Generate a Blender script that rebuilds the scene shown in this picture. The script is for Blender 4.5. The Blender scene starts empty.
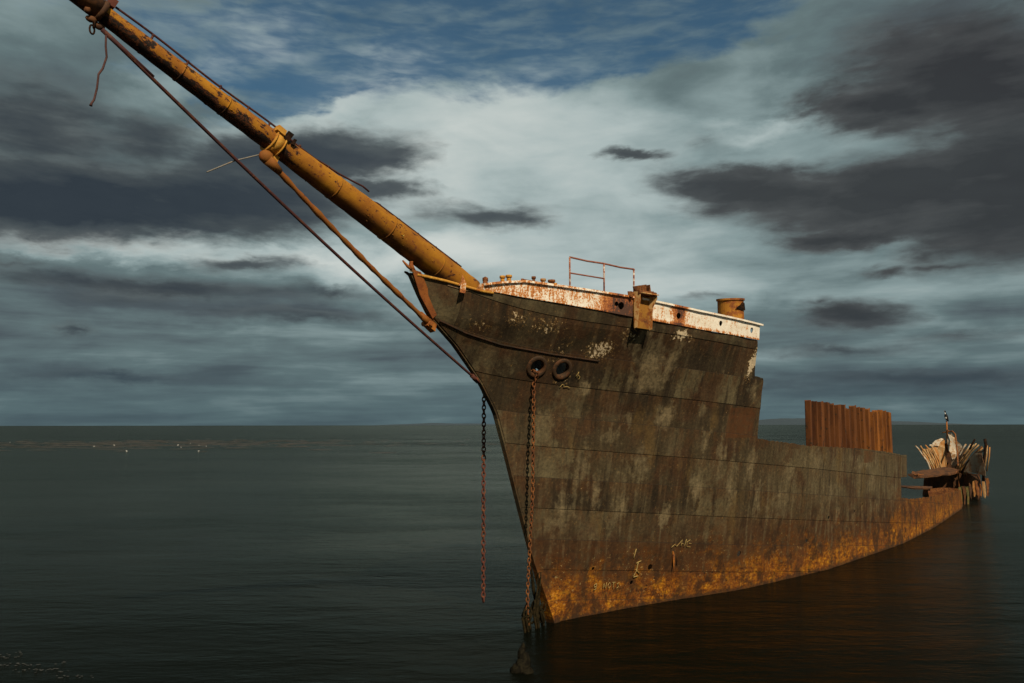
import bpy, bmesh, math, random
import numpy as np
from mathutils import Vector, Matrix
random.seed(7); rng = np.random.default_rng(7)
S = bpy.context.scene
C = S.collection
R = math.radians

# ------------------------------------------------------------------ helpers
def link(o, parent=None):
    C.objects.link(o)
    if parent is not None:
        o.parent = parent
    return o

def tag(o, label=None, cat=None, group=None, kind=None):
    if label: o['label'] = label
    if cat: o['category'] = cat
    if group: o['group'] = group
    if kind: o['kind'] = kind
    return o

def empty(name, loc, rz=0.0):
    o = bpy.data.objects.new(name, None)
    o.location = loc; o.rotation_euler = (0, 0, rz); o.empty_display_size = .3
    return link(o)

class MB:
    """collects verts and faces of one mesh"""
    def __init__(s): s.v = []; s.f = []; s.smooth = []; s.uv = {}
    def add(s, vs, fs, smooth=False):
        b = len(s.v); s.v += [tuple(map(float, q)) for q in vs]
        for q in fs: s.f.append([b + i for i in q]); s.smooth.append(smooth)
        return b
    def box(s, c, size, rot=(0, 0, 0), j=0.0):
        m = Matrix.LocRotScale(Vector(c), __import__('mathutils').Euler(rot), Vector((1, 1, 1)))
        h = [k / 2 for k in size]
        vs = [m @ Vector((sx * h[0] + random.uniform(-j, j), sy * h[1] + random.uniform(-j, j), sz * h[2] + random.uniform(-j, j)))
              for sx in (-1, 1) for sy in (-1, 1) for sz in (-1, 1)]
        s.add(vs, [(0, 1, 3, 2), (4, 6, 7, 5), (0, 4, 5, 1), (2, 3, 7, 6), (0, 2, 6, 4), (1, 5, 7, 3)])
    def tube(s, pts, rad, n=8, caps=True):
        pts = [Vector(p) for p in pts]
        if not hasattr(rad, '__len__'): rad = [rad] * len(pts)
        rings = []; up = None
        for i, p in enumerate(pts):
            t = (pts[min(i + 1, len(pts) - 1)] - pts[max(i - 1, 0)]).normalized()
            if up is None:
                up = Vector((0, 0, 1)) if abs(t.z) < .9 else Vector((1, 0, 0))
            a = (up - t * up.dot(t)).normalized(); up = a; b = t.cross(a)
            rings.append([p + (a * math.cos(2 * math.pi * k / n) + b * math.sin(2 * math.pi * k / n)) * rad[i] for k in range(n)])
        vs = [q for r in rings for q in r]; fs = []
        for i in range(len(pts) - 1):
            for k in range(n):
                fs.append((i * n + k, i * n + (k + 1) % n, (i + 1) * n + (k + 1) % n, (i + 1) * n + k))
        base = s.add(vs, fs, True)
        if caps:
            for ring in (range(n), range((len(pts) - 1) * n, len(pts) * n)):
                s.f.append([base + i for i in ring]); s.smooth.append(False)
    def plate(s, poly, nrm, th):
        """a thick plate from a closed 3-D polygon"""
        n = Vector(nrm).normalized() * th / 2; k = len(poly)
        vs = [Vector(p) + n for p in poly] + [Vector(p) - n for p in poly]
        fs = [tuple(range(k)), tuple(reversed(range(k, 2 * k)))]
        fs += [(i, i + k, (i + 1) % k + k, (i + 1) % k) for i in range(k)]
        s.add(vs, fs)
    def ico(s, c, r, sub=2, sc=(1, 1, 1), j=0.0):
        bm = bmesh.new(); bmesh.ops.create_icosphere(bm, subdivisions=sub, radius=1)
        vs = []
        for v in bm.verts:
            k = 1 + random.uniform(-j, j)
            vs.append((c[0] + v.co.x * r * sc[0] * k, c[1] + v.co.y * r * sc[1] * k, c[2] + v.co.z * r * sc[2] * k))
        bm.verts.index_update()
        s.add(vs, [[v.index for v in f.verts] for f in bm.faces], True); bm.free()
    def link_ring(s, c, t, side, L, W, r, n=5):
        """one oval chain link: centre c, long axis t, plane axis side"""
        t = Vector(t).normalized(); side = Vector(side); side = (side - t * side.dot(t)).normalized(); nn = t.cross(side)
        c = Vector(c); path = []
        k = 12
        for i in range(k):
            a = 2 * math.pi * i / k
            path.append((math.cos(a) * L / 2, math.sin(a) * W / 2))
        vs = []; fs = []
        for i in range(k):
            a = 2 * math.pi * i / k; p = c + t * path[i][0] + side * path[i][1]
            o = (t * math.cos(a) + side * math.sin(a)).normalized()
            for q in range(n):
                b = 2 * math.pi * q / n
                vs.append(p + o * math.cos(b) * r + nn * math.sin(b) * r)
        for i in range(k):
            for q in range(n):
                fs.append((i * n + q, i * n + (q + 1) % n, ((i + 1) % k) * n + (q + 1) % n, ((i + 1) % k) * n + q))
        s.add(vs, fs, True)
    def build(s, name, mat, parent=None, loc=(0, 0, 0), uv=None, auto=False):
        me = bpy.data.meshes.new(name); me.from_pydata(s.v, [], s.f); me.update()
        me.polygons.foreach_set('use_smooth', s.smooth)
        if mat: me.materials.append(mat)
        if uv is not None:
            lay = me.uv_layers.new(name='UVMap')
            for lp in me.loops: lay.data[lp.index].uv = uv[lp.vertex_index]
        bm = bmesh.new(); bm.from_mesh(me); bmesh.ops.recalc_face_normals(bm, faces=bm.faces); bm.to_mesh(me); bm.free()
        o = bpy.data.objects.new(name, me); o.location = loc
        return link(o, parent)

def bake(o):
    """apply the object's modifiers"""
    dg = bpy.context.evaluated_depsgraph_get(); dg.update()
    me = bpy.data.meshes.new_from_object(o.evaluated_get(dg), preserve_all_data_layers=True, depsgraph=dg)
    old = o.data; o.modifiers.clear(); o.data = me; me.name = old.name
    return o

def cut(o, cutters):
    mb = MB()
    for c in cutters: mb.tube(*c)
    k = mb.build('cutter', None, o.parent)
    m = o.modifiers.new('b', 'BOOLEAN'); m.object = k; m.operation = 'DIFFERENCE'; m.solver = 'EXACT'
    bake(o); bpy.data.objects.remove(k)

# ------------------------------------------------------------------ node helpers
class NT:
    def __init__(s, tree): s.t = tree; s.n = tree.nodes; s.l = tree.links
    def new(s, typ, **kw):
        n = s.n.new(typ)
        for k, v in kw.items(): setattr(n, k, v)
        return n
    def put(s, sock, v):
        if hasattr(v, 'is_output') or isinstance(v, bpy.types.NodeSocket): s.l.new(v, sock)
        else: sock.default_value = v
    def math(s, op, a, b=0.0, c=0.0, clamp=False):
        n = s.new('ShaderNodeMath', operation=op, use_clamp=clamp)
        s.put(n.inputs[0], a); s.put(n.inputs[1], b); s.put(n.inputs[2], c); return n.outputs[0]
    def vmath(s, op, a, b=(0, 0, 0)):
        n = s.new('ShaderNodeVectorMath', operation=op); s.put(n.inputs[0], a); s.put(n.inputs[1], b); return n.outputs[0]
    def mapping(s, vec, loc=(0, 0, 0), rot=(0, 0, 0), sc=(1, 1, 1), typ='POINT'):
        n = s.new('ShaderNodeMapping', vector_type=typ); s.put(n.inputs[0], vec)
        n.inputs['Location'].default_value = loc; n.inputs['Rotation'].default_value = rot; n.inputs['Scale'].default_value = sc
        return n.outputs[0]
    def noise(s, vec, scale, detail=4, rough=.55, dist=0.0, col=False, lac=2.0):
        n = s.new('ShaderNodeTexNoise'); s.put(n.inputs['Vector'], vec)
        n.inputs['Scale'].default_value = scale; n.inputs['Detail'].default_value = detail
        n.inputs['Roughness'].default_value = rough; n.inputs['Distortion'].default_value = dist; n.inputs['Lacunarity'].default_value = lac
        return n.outputs['Color' if col else 'Fac']
    def mr(s, v, a, b, c=0.0, d=1.0, smooth=True):
        n = s.new('ShaderNodeMapRange', interpolation_type='SMOOTHSTEP' if smooth else 'LINEAR')
        s.put(n.inputs[0], v); s.put(n.inputs[1], a); s.put(n.inputs[2], b); s.put(n.inputs[3], c); s.put(n.inputs[4], d); return n.outputs[0]
    def mix(s, f, a, b, blend='MIX'):
        n = s.new('ShaderNodeMix', data_type='RGBA', blend_type=blend)
        s.put(n.inputs[0], f)
        for k, v in ((6, a), (7, b)):
            s.put(n.inputs[k], (*v, 1) if isinstance(v, tuple) and len(v) == 3 else v)
        return n.outputs[2]
    def ramp(s, v, stops, interp='LINEAR'):
        n = s.new('ShaderNodeValToRGB'); s.put(n.inputs[0], v); r = n.color_ramp; r.interpolation = interp
        while len(r.elements) < len(stops): r.elements.new(.5)
        for e, (p, c) in zip(r.elements, stops): e.position = p; e.color = (*c, 1)
        return n.outputs[0]
    def sep(s, v):
        n = s.new('ShaderNodeSeparateXYZ'); s.put(n.inputs[0], v); return n.outputs
    def comb(s, x, y, z=0.0):
        n = s.new('ShaderNodeCombineXYZ'); s.put(n.inputs[0], x); s.put(n.inputs[1], y); s.put(n.inputs[2], z); return n.outputs[0]
    def blob(s, vec, c, r, rot=0.0):
        m = s.mapping(vec, (c[0], c[1], 0), (0, 0, rot), (r[0], r[1], 1), 'TEXTURE')
        g = s.new('ShaderNodeTexGradient', gradient_type='SPHERICAL'); s.l.new(m, g.inputs[0]); return g.outputs['Fac']
    def bump(s, h, strength, dist, nrm=None):
        n = s.new('ShaderNodeBump'); s.put(n.inputs['Height'], h); n.inputs['Strength'].default_value = strength
        n.inputs['Distance'].default_value = dist
        if nrm is not None: s.put(n.inputs['Normal'], nrm)
        return n.outputs[0]

def material(name):
    m = bpy.data.materials.new(name); m.use_nodes = True
    t = NT(m.node_tree); b = t.n['Principled BSDF']
    return m, t, b
def objco(t): return t.new('ShaderNodeTexCoord').outputs['Object']

def rusty(name, base, rust=(.17, .055, .014), dark=(.03, .014, .008), amount=.5, scale=3.0, stretch=(1, 1, 1), rough=.8, pale=None, bumpd=.006):
    """painted iron with rust breaking through"""
    m, t, b = material(name); co = t.mapping(objco(t), sc=stretch)
    n1 = t.noise(co, scale, 8, .65); n2 = t.noise(co, scale * 6, 5, .6); n3 = t.noise(co, scale * .35, 3)
    f = t.math('ADD', t.math('MULTIPLY', n1, .75), t.math('MULTIPLY', n2, .25))
    lo = .62 - .3 * amount
    m1 = t.mr(f, lo, lo + .07)
    c = t.mix(t.mr(n3, .35, .65), base, tuple(k * .72 for k in base))
    if pale: c = t.mix(t.mr(n2, .5, .62), c, pale)
    c = t.mix(m1, c, rust)
    c = t.mix(t.mr(f, lo + .09, lo + .17), c, dark)
    t.put(b.inputs['Base Color'], c)
    b.inputs['Roughness'].default_value = rough; b.inputs['Specular IOR Level'].default_value = .25
    t.put(b.inputs['Normal'], t.bump(f, .7, bumpd))
    return m

# ------------------------------------------------------------------ materials
M = {}
M['bulwark'] = None
def mat_white_band():
    m, t, b = material('flaking_white_paint'); co = objco(t)
    n1 = t.noise(co, 4.5, 8, .68); st = t.noise(t.mapping(co, sc=(14, 14, 2.2)), 1, 6, .6); n2 = t.noise(co, 26, 5, .65)
    x = t.sep(co)[0]
    # forward half is far more rusted than the after half
    am = t.mr(x, -3.5, 3.2, .10, .006)
    am = t.math('ADD', am, t.math('MULTIPLY', t.blob(t.comb(x, t.sep(co)[2]), (.05, 7.1), (.7, .5)), .3))
    am = t.math('ADD', am, t.math('MULTIPLY', t.blob(t.comb(x, t.sep(co)[2]), (1.8, 7.15), (.35, .5)), .28))
    am = t.math('ADD', am, t.mr(t.math('ADD', t.sep(co)[2], t.math('MULTIPLY', x, .05)), 7.03, 6.95, 0, .11))
    f = t.math('ADD', t.math('ADD', t.math('MULTIPLY', n1, .22), t.math('MULTIPLY', st, .34)), t.math('ADD', t.math('MULTIPLY', n2, .44), am))
    c = t.mix(t.mr(n1, .3, .7), (.78, .74, .66), (.62, .56, .46))
    c = t.mix(t.mr(f, .545, .60), c, (.50, .20, .045))
    c = t.mix(t.mr(f, .60, .68), c, (.26, .075, .018))
    c = t.mix(t.mr(f, .70, .76), c, (.06, .025, .014))
    t.put(b.inputs['Base Color'], c); b.inputs['Roughness'].default_value = .75
    t.put(b.inputs['Normal'], t.bump(f, .6, .008, t.bump(n2, .4, .004)))
    return m
M['bulwark'] = mat_white_band()
M['rust'] = rusty('bare_rust', (.13, .045, .016), (.20, .075, .02), (.03, .014, .01), .55, 5)
M['rust_orange'] = rusty('orange_rust', (.36, .13, .02), (.22, .07, .015), (.06, .025, .012), .45, 4)
M['hawse'] = rusty('hawse_iron', (.042, .024, .012), (.075, .032, .012), (.014, .008, .005), .5, 6)
M['flange'] = rusty('chipped_flange', (.52, .32, .13), (.30, .10, .02), (.09, .03, .012), .5, 5)
M['cat'] = rusty('stained_ochre', (.27, .125, .018), (.16, .055, .012), (.04, .016, .008), .5, 5)
M['drum'] = rusty('rusted_ochre_drum', (.34, .145, .016), (.20, .062, .012), (.04, .016, .008), .52, 6)
M['strip'] = rusty('dark_strip', (.024, .015, .008), (.04, .018, .008), (.012, .008, .005), .5, 5)
M['beak'] = rusty('orange_scaled_iron', (.26, .085, .018), (.17, .05, .012), (.05, .02, .01), .5, 6)
M['stay'] = rusty('dark_red_wire', (.055, .018, .018), (.08, .028, .016), (.03, .012, .01), .4, 9)
M['bobstay'] = rusty('orange_rust_rod', (.23, .085, .014), (.20, .065, .014), (.06, .025, .01), .48, 6)
M['rust_red'] = rusty('red_rust_pipe', (.115, .034, .022), (.17, .06, .022), (.05, .016, .012), .4, 8)
M['dark_iron'] = rusty('dark_wet_iron', (.012, .009, .007), (.035, .016, .009), (.006, .005, .004), .45, 7, rough=.55)
M['ochre'] = rusty('ochre_paint', (.46, .22, .03), (.28, .09, .015), (.05, .02, .01), .42, 4, pale=(.5, .28, .05))
M['railing'] = rusty('white_rusted_pipe', (.60, .55, .48), (.28, .10, .05), (.12, .04, .03), .62, 7)
M['rail_red'] = rusty('rust_pink_pipe', (.28, .12, .09), (.2, .06, .03), (.1, .04, .03), .5, 9)
M['stern_tan'] = rusty('bleached_tan_iron', (.34, .205, .085), (.34, .15, .04), (.07, .03, .015), .46, 4, (1, 1, .35), pale=(.46, .34, .2))
M['stern_white'] = rusty('bleached_white_iron', (.50, .44, .35), (.30, .165, .07), (.09, .045, .02), .46, 5)
M['stern_dark'] = rusty('brown_scaled_iron', (.06, .028, .014), (.11, .045, .016), (.015, .009, .006), .5, 3)
M['grey_plate'] = rusty('grey_brown_plate', (.20, .15, .10), (.13, .065, .03), (.03, .018, .012), .5, 2)
M['deck'] = rusty('deck_rust', (.2, .13, .08), (.14, .06, .025), (.05, .025, .015), .5, 2)
M['weed'] = rusty('wet_weed', (.012, .010, .005), (.025, .018, .008), (.006, .005, .003), .5, 9, rough=.4)
M['green_weed'] = rusty('green_weed', (.10, .095, .03), (.17, .10, .03), (.04, .03, .01), .4, 6)
M['rock'] = rusty('weedy_rock', (.008, .007, .005), (.014, .012, .007), (.004, .004, .003), .5, 12, rough=.9, bumpd=.03)
M['white_bird'] = rusty('white_feathers', (.78, .77, .74), (.7, .69, .66), (.6, .6, .58), .2, 8)
M['black_bird'] = rusty('black_feathers', (.014, .014, .016), (.02, .02, .022), (.01, .01, .01), .2, 8)
M['bill'] = rusty('orange_bill', (.4, .18, .03), (.35, .15, .03), (.3, .1, .02), .2, 8)
M['chalk'] = rusty('yellowish_scrawl_paint', (.34, .25, .09), (.2, .11, .03), (.2, .1, .03), .35, 22)
M['rope'] = rusty('red_brown_rope', (.06, .026, .025), (.08, .035, .03), (.05, .02, .02), .4, 14)
M['grey_wire'] = rusty('grey_wire', (.22, .21, .19), (.2, .15, .1), (.12, .1, .08), .3, 14)

for k_ in ('weed', 'rock', 'dark_iron'):
    b_ = M[k_].node_tree.nodes['Principled BSDF']; b_.inputs['Roughness'].default_value = .9; b_.inputs['Specular IOR Level'].default_value = .04

def mat_bowsprit():
    m, t, b = material('yellow_painted_steel_tube'); co = objco(t); x, y, z = t.sep(co)
    n1 = t.noise(co, 1.6, 8, .62); n2 = t.noise(co, 7, 7, .65); st = t.noise(t.mapping(co, sc=(1.2, 9, 9)), 1, 6, .6)
    c = t.mix(t.mr(n1, .35, .65), (.34, .150, .009), (.225, .082, .008))
    c = t.mix(t.math('MULTIPLY', t.mr(st, .52, .66), .6), c, (.22, .075, .014))
    c = t.mix(t.mr(n2, .58, .68), c, (.16, .05, .014))
    c = t.mix(t.math('MULTIPLY', t.mr(n2, .30, .36, 1, 0), .75), c, (.38, .175, .016))
    # rotted-through patches along the lower flank of the outer half, plus painted underside shade
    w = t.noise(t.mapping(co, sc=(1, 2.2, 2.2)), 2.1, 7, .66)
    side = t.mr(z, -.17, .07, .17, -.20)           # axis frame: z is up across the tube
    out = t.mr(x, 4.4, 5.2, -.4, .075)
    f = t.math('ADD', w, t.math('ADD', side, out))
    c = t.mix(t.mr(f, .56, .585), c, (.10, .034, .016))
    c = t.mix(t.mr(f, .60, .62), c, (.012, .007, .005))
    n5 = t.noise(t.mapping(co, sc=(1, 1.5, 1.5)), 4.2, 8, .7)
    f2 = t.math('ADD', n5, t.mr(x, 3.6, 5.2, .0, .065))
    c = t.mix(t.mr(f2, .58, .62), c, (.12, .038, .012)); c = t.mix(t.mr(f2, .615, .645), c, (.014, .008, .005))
    c = t.mix(t.math('MULTIPLY', t.mr(z, -.10, -.24), t.mr(n1, .3, .6)), c, (.09, .035, .010))  # shade of the tube's underside painted into the colour, broken by noise
    t.put(b.inputs['Base Color'], c); b.inputs['Roughness'].default_value = .78; b.inputs['Specular IOR Level'].default_value = .25
    h = t.math('SUBTRACT', t.math('MULTIPLY', n2, .35), t.math('MULTIPLY', t.mr(f, .57, .60), .8))
    t.put(b.inputs['Normal'], t.bump(h, .8, .02))
    return m
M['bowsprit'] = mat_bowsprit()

def mat_hull():
    m, t, b = material('weathered_hull_plates'); co = objco(t); x, y, z = t.sep(co)
    uv = t.new('ShaderNodeUVMap').outputs[0]; uvs = t.vmath('SCALE', uv); 
    uvs.node.inputs['Scale'].default_value = 10.0
    u, v, _ = t.sep(uvs)
    xz = t.comb(x, z); run = t.math('SUBTRACT', t.math('MULTIPLY', x, .92), t.math('MULTIPLY', y, .39))
    n1 = t.noise(co, 1.1, 8, .62); n2 = t.noise(co, 6, 8, .66); n3 = t.noise(co, 24, 5, .65); big = t.noise(co, .35, 4)
    # run-down streaks: long in z, short in x
    st = t.noise(t.mapping(t.comb(run, z), sc=(5.5, .5, 1)), 1, 7, .6); st2 = t.noise(t.mapping(t.comb(run, z), sc=(2.0, .2, 1)), 1, 5, .55)
    # each plate has its own tone
    br = t.new('ShaderNodeTexBrick'); br.offset = .5; br.squash = 1
    t.put(br.inputs['Vector'], t.comb(t.math('ADD', u, t.math('MULTIPLY', n1, .05)), t.math('SUBTRACT', v, .50)))
    for k, val in (('Scale', 1.0), ('Mortar Size', .006), ('Mortar Smooth', .4), ('Bias', 0.0), ('Brick Width', 2.35), ('Row Height', .69)):
        br.inputs[k].default_value = val
    br.inputs['Color1'].default_value = (0, 0, 0, 1); br.inputs['Color2'].default_value = (1, 1, 1, 1); br.inputs['Mortar'].default_value = (.5, .5, .5, 1)
    tone = t.sep(br.outputs['Color'])[0]; mortar = br.outputs['Fac']
    hi = t.mr(z, 3.2, 5.6)                                     # upper works keep a darker paint
    c = t.mix(hi, (.046, .033, .016), (.034, .024, .012))
    rowf = t.math('FRACT', t.math('DIVIDE', t.math('SUBTRACT', v, .5), .69))
    br2 = t.new('ShaderNodeTexBrick'); br2.offset = .37
    t.put(br2.inputs['Vector'], t.comb(t.math('ADD', u, t.math('ADD', t.math('MULTIPLY', n2, .3), t.math('MULTIPLY', n1, .6))), t.math('SUBTRACT', v, .50)))
    for k, val in (('Scale', 1.0), ('Mortar Size', 0.0), ('Bias', 0.0), ('Brick Width', .74), ('Row Height', .69)): br2.inputs[k].default_value = val
    br2.inputs['Color1'].default_value = (0, 0, 0, 1); br2.inputs['Color2'].default_value = (1, 1, 1, 1)
    tone2 = t.sep(br2.outputs['Color'])[0]
    tn = t.math('ADD', t.math('MULTIPLY', tone, .17), t.math('ADD', t.math('MULTIPLY', st2, .42), t.math('ADD', t.math('MULTIPLY', n1, .36), t.math('MULTIPLY', tone2, .13))))
    c = t.mix(t.mr(tn, .50, .36), c, (.018, .012, .006))
    c = t.mix(t.mr(tn, .54, .68), c, (.082, .066, .035))
    ol = t.math('ADD', t.math('MULTIPLY', tone2, .5), t.math('ADD', t.math('MULTIPLY', n2, .6), t.math('MULTIPLY', st, .35)))
    c = t.mix(t.math('MULTIPLY', t.mr(ol, .86, .96), t.mr(z, 6.8, 5.4, .06, .5)), c, (.108, .088, .046)); c = t.mix(t.math('MULTIPLY', t.mr(x, 5.5, 9, 0, .55), t.mr(z, 1.4, 2.6)), c, (.092, .070, .036))
    c = t.mix(t.math('MULTIPLY', t.mr(n1, .47, .62), .75), c, (.044, .020, .008))
    # rust weeping down from under each lap
    bleed = t.math('MULTIPLY', t.mr(rowf, .35, 1.0), t.mr(st, .42, .60))
    c = t.mix(t.math('MULTIPLY', bleed, .7), c, (.060, .026, .008))
    c = t.mix(t.math('MULTIPLY', t.mr(st, .51, .63), t.math('ADD', t.mr(z, 1.0, 4.4, .5, .15), t.mr(x, 5, 12, 0, .3))), c, (.112, .092, .050))    # pale run marks
    c = t.mix(t.math('MULTIPLY', t.mr(st, .45, .34), t.mr(z, 6.6, 5.2, .12, .62)), c, (.016, .010, .005))      # dark run marks
    c = t.mix(t.math('MULTIPLY', t.mr(t.noise(t.mapping(t.comb(run, z), sc=(.9, .35, 1)), 1, 5, .6), .54, .66), t.mr(z, 5.6, 4.6, 0, .5)), c, (.105, .064, .020))
    # peeled pale patches, ragged and streaky outline, stopping at the laps
    wp = t.vmath('ADD', xz, t.vmath('SCALE', t.vmath('SUBTRACT', t.noise(co, 2.6, 7, .68, col=True), (.5, .5, .5))))
    wp.node.inputs[1].links[0].from_node.inputs['Scale'].default_value = .75
    acc = None
    for cx, cz, rx, rz, w in PALE:
        bl = t.math('MULTIPLY', t.blob(wp, (cx, cz), (rx * 1.15, rz * 1.15)), w)
        acc = bl if acc is None else t.math('MAXIMUM', acc, bl)
    pm = t.math('ADD', acc, t.math('ADD', t.math('MULTIPLY', t.math('SUBTRACT', n2, .5), 1.3), t.math('MULTIPLY', t.math('SUBTRACT', st, .5), 1.0)))
    c = t.mix(t.math('MULTIPLY', t.mr(pm, .12, .48), .62), c, (.120, .095, .052))
    c = t.mix(t.math('MULTIPLY', t.mr(pm, .46, .66), .6), c, (.18, .14, .078))
    # flaked whitish and ochre speckle
    acc = None
    for cx, cz, rx, rz, w in SPECK:
        bl = t.math('MULTIPLY', t.blob(wp, (cx, cz), (rx, rz)), w)
        acc = bl if acc is None else t.math('MAXIMUM', acc, bl)
    n4 = t.noise(co, 15, 6, .72)
    sm = t.math('ADD', t.math('MULTIPLY', acc, .24), t.math('MULTIPLY', n4, .9))
    c = t.mix(t.math('MULTIPLY', t.mr(sm, .56, .62), .8), c, (.13, .078, .024)); c = t.mix(t.mr(sm, .635, .68), c, (.46, .38, .26))
    # fine grime and scale all over
    c = t.mix(1.0, c, t.ramp(n4, [(.28, (.52, .50, .48)), (.5, (1, 1, 1)), (.72, (1.5, 1.45, 1.35))]), 'MULTIPLY')
    # red-brown bare plate near the break
    acc = None
    for cx, cz, rx, rz in REDS:
        q = t.math('MULTIPLY', t.mr(t.math('ABSOLUTE', t.math('SUBTRACT', x, cx)), rx - .12, rx, 1, 0), t.mr(t.math('ABSOLUTE', t.math('SUBTRACT', z, cz)), rz - .04, rz, 1, 0))
        acc = q if acc is None else t.math('MAXIMUM', acc, q)
    c = t.mix(t.math('MULTIPLY', acc, t.mr(n2, .3, .6, .2, .8)), c, (.075, .028, .008))
    # waterline: brown band, then orange and ochre scale
    wl = t.math('ADD', z, t.math('ADD', t.math('MULTIPLY', t.math('SUBTRACT', n1, .5), 2.2), t.math('MULTIPLY', t.math('SUBTRACT', st, .5), .9)))
    wl = t.math('SUBTRACT', wl, t.mr(x, .2, -.6, 0, .35))
    wl = t.math('SUBTRACT', wl, t.mr(x, 16, 19, 0, .9))
    nw = t.noise(t.mapping(co, sc=(.35, .35, 1.0)), 4.5, 9, .68)
    wl2 = t.math('ADD', wl, t.math('MULTIPLY', t.math('SUBTRACT', nw, .5), 2.0))
    c = t.mix(t.math('MULTIPLY', t.mr(wl2, 2.2, 1.0), t.mr(n2, .36, .6, .35, .9)), c, (.066, .024, .005))
    no = t.noise(t.mapping(co, sc=(.42, .42, 1.0)), 9.0, 12, .80)
    oc = t.ramp(no, [(0, (.015, .006, .003)), (.38, (.035, .011, .003)), (.45, (.12, .036, .003)), (.53, (.24, .088, .004)), (.62, (.34, .160, .008)), (.72, (.44, .27, .04)), (1, (.42, .32, .14))])
    low = t.mr(t.math('ADD', z, t.math('MULTIPLY', t.math('SUBTRACT', n2, .5), 1.6)), t.mr(x, 4.0, .5, .95, 1.6), t.mr(x, 4.0, .5, .25, .7))
    oc = t.mix(t.math('MULTIPLY', t.math('SUBTRACT', 1.0, low), .72), oc, (.085, .030, .004))
    oc = t.mix(t.math('MULTIPLY', t.mr(n1, .44, .60), .7), oc, (.105, .031, .005))
    oc = t.mix(1.0, oc, t.ramp(t.math('ADD', t.math('MULTIPLY', n3, .5), t.math('MULTIPLY', n4, .5)), [(.34, (.28, .25, .22)), (.47, (.95, .93, .9)), (.62, (1.95, 1.95, 1.6))]), 'MULTIPLY')
    oc = t.mix(t.math('MULTIPLY', t.mr(st2, .50, .62), .55), oc, (.06, .026, .010))
    c = t.mix(t.mr(t.math('ADD', wl2, t.math('MULTIPLY', t.math('SUBTRACT', n4, .5), 1.1)), 1.25, .45), c, oc)
    c = t.mix(t.math('MULTIPLY', t.mr(n4, .60, .66), t.mr(wl2, 1.9, .9, 0, .75)), c, (.34, .25, .10))          # pale barnacle specks
    c = t.mix(t.math('MULTIPLY', t.mr(t.noise(co, 9, 4, .6), .64, .69), t.mr(wl2, 1.3, .9)), c, (.018, .008, .005))
    c = t.mix(t.math('MULTIPLY', t.math('MULTIPLY', t.mr(t.noise(t.mapping(co, sc=(1.2, 1.2, 1)), 1.7, 7, .68), .50, .60), t.mr(z, 2.4, 1.6)), .72), c, (.024, .012, .005))     # dark oily stains over the belt
    wet = t.mr(t.math('ADD', z, t.math('MULTIPLY', n2, .4)), .36, .22)
    c = t.mix(t.math('MULTIPLY', wet, .8), c, (.03, .016, .008))
    c = t.mix(t.math('MULTIPLY', mortar, .75), c, (.016, .010, .006))
    # one orange seam
    t.put(b.inputs['Base Color'], c)
    t.put(b.inputs['Roughness'], t.mr(n2, .3, .7, .66, .92)); b.inputs['Specular IOR Level'].default_value = .22
    h = t.math('ADD', t.math('MULTIPLY', n1, .9), t.math('ADD', t.math('MULTIPLY', n2, .25), t.math('MULTIPLY', n3, t.mr(z, 2.0, .8, .06, .22))))
    # buckling between the frames
    h = t.math('ADD', h, t.math('MULTIPLY', t.noise(t.mapping(t.comb(x, z), sc=(1.5, 1.2, 1)), 1, 2), 1.2))
    h = t.math('SUBTRACT', h, t.math('MULTIPLY', mortar, .5))
    t.put(b.inputs['Normal'], t.bump(h, .55, .035))
    return m
PALE = [(2.0, 3.55, .35, .5, .5), (4.6, 3.7, .3, .6, .55), (.3, 3.5, .3, .7, .5), (1.6, 2.5, .3, .5, .55), (3.9, 2.9, .25, .6, .6), (5.9, 3.4, .3, .8, .6), (8.0, 3.1, .5, .6, .55), (-.9, 4.6, .3, .5, .4), (1.0, 4.2, .4, .25, .5), (10.8, 2.4, .5, .5, .55), (14.5, 2.5, .6, .4, .55), (1.45, 5.95, .55, .75, .75), (1.55, 5.55, .75, .42, .8), (-.1, 5.3, .22, .28, .9), (.75, 6.45, .5, .35, .5), (2.1, 6.0, .3, .7, .7),
        (2.45, 4.75, .35, .40, .9), (3.6, 4.9, .22, .25, .6), (1.4, 4.65, .16, .5, .5), (3.9, 4.1, .25, .55, .6), (5.4, 5.45, .35, .3, .6),
        (3.0, 2.15, .2, .42, 1.0), (-.1, 2.5, .5, .9, .5), (.8, 2.9, .35, .6, .55), (6.4, 2.5, .3, .9, .6), (7.6, 2.2, .9, .6, .55),
        (5.2, 3.0, .3, 1.0, .55), (9.5, 3.4, 1.2, .5, .5), (13.5, 3.2, 2.0, .45, .5), (11.4, 1.55, .22, .6, .8), (15, 1.6, .3, .5, .7), (17.2, 1.9, 1.0, .6, .5)]
SPECK = [(-.1, 6.15, .55, .35, 1.1), (5.05, 6.1, .26, .62, 1.6), (2.0, 6.62, .55, .14, 1.5), (.55, 6.55, .4, .25, .7), (-2.3, 6.72, .45, .25, .8), (-1.6, 6.6, .6, .3, .7),
         (-1.0, 6.1, .3, .6, .45), (-.7, 5.5, .25, .2, .6), (-3.0, 6.5, .4, .2, .5)]
REDS = [(5.2, 4.55, .62, .42), (14.0, 3.4, .5, .22)]
M['hull'] = mat_hull()

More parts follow.
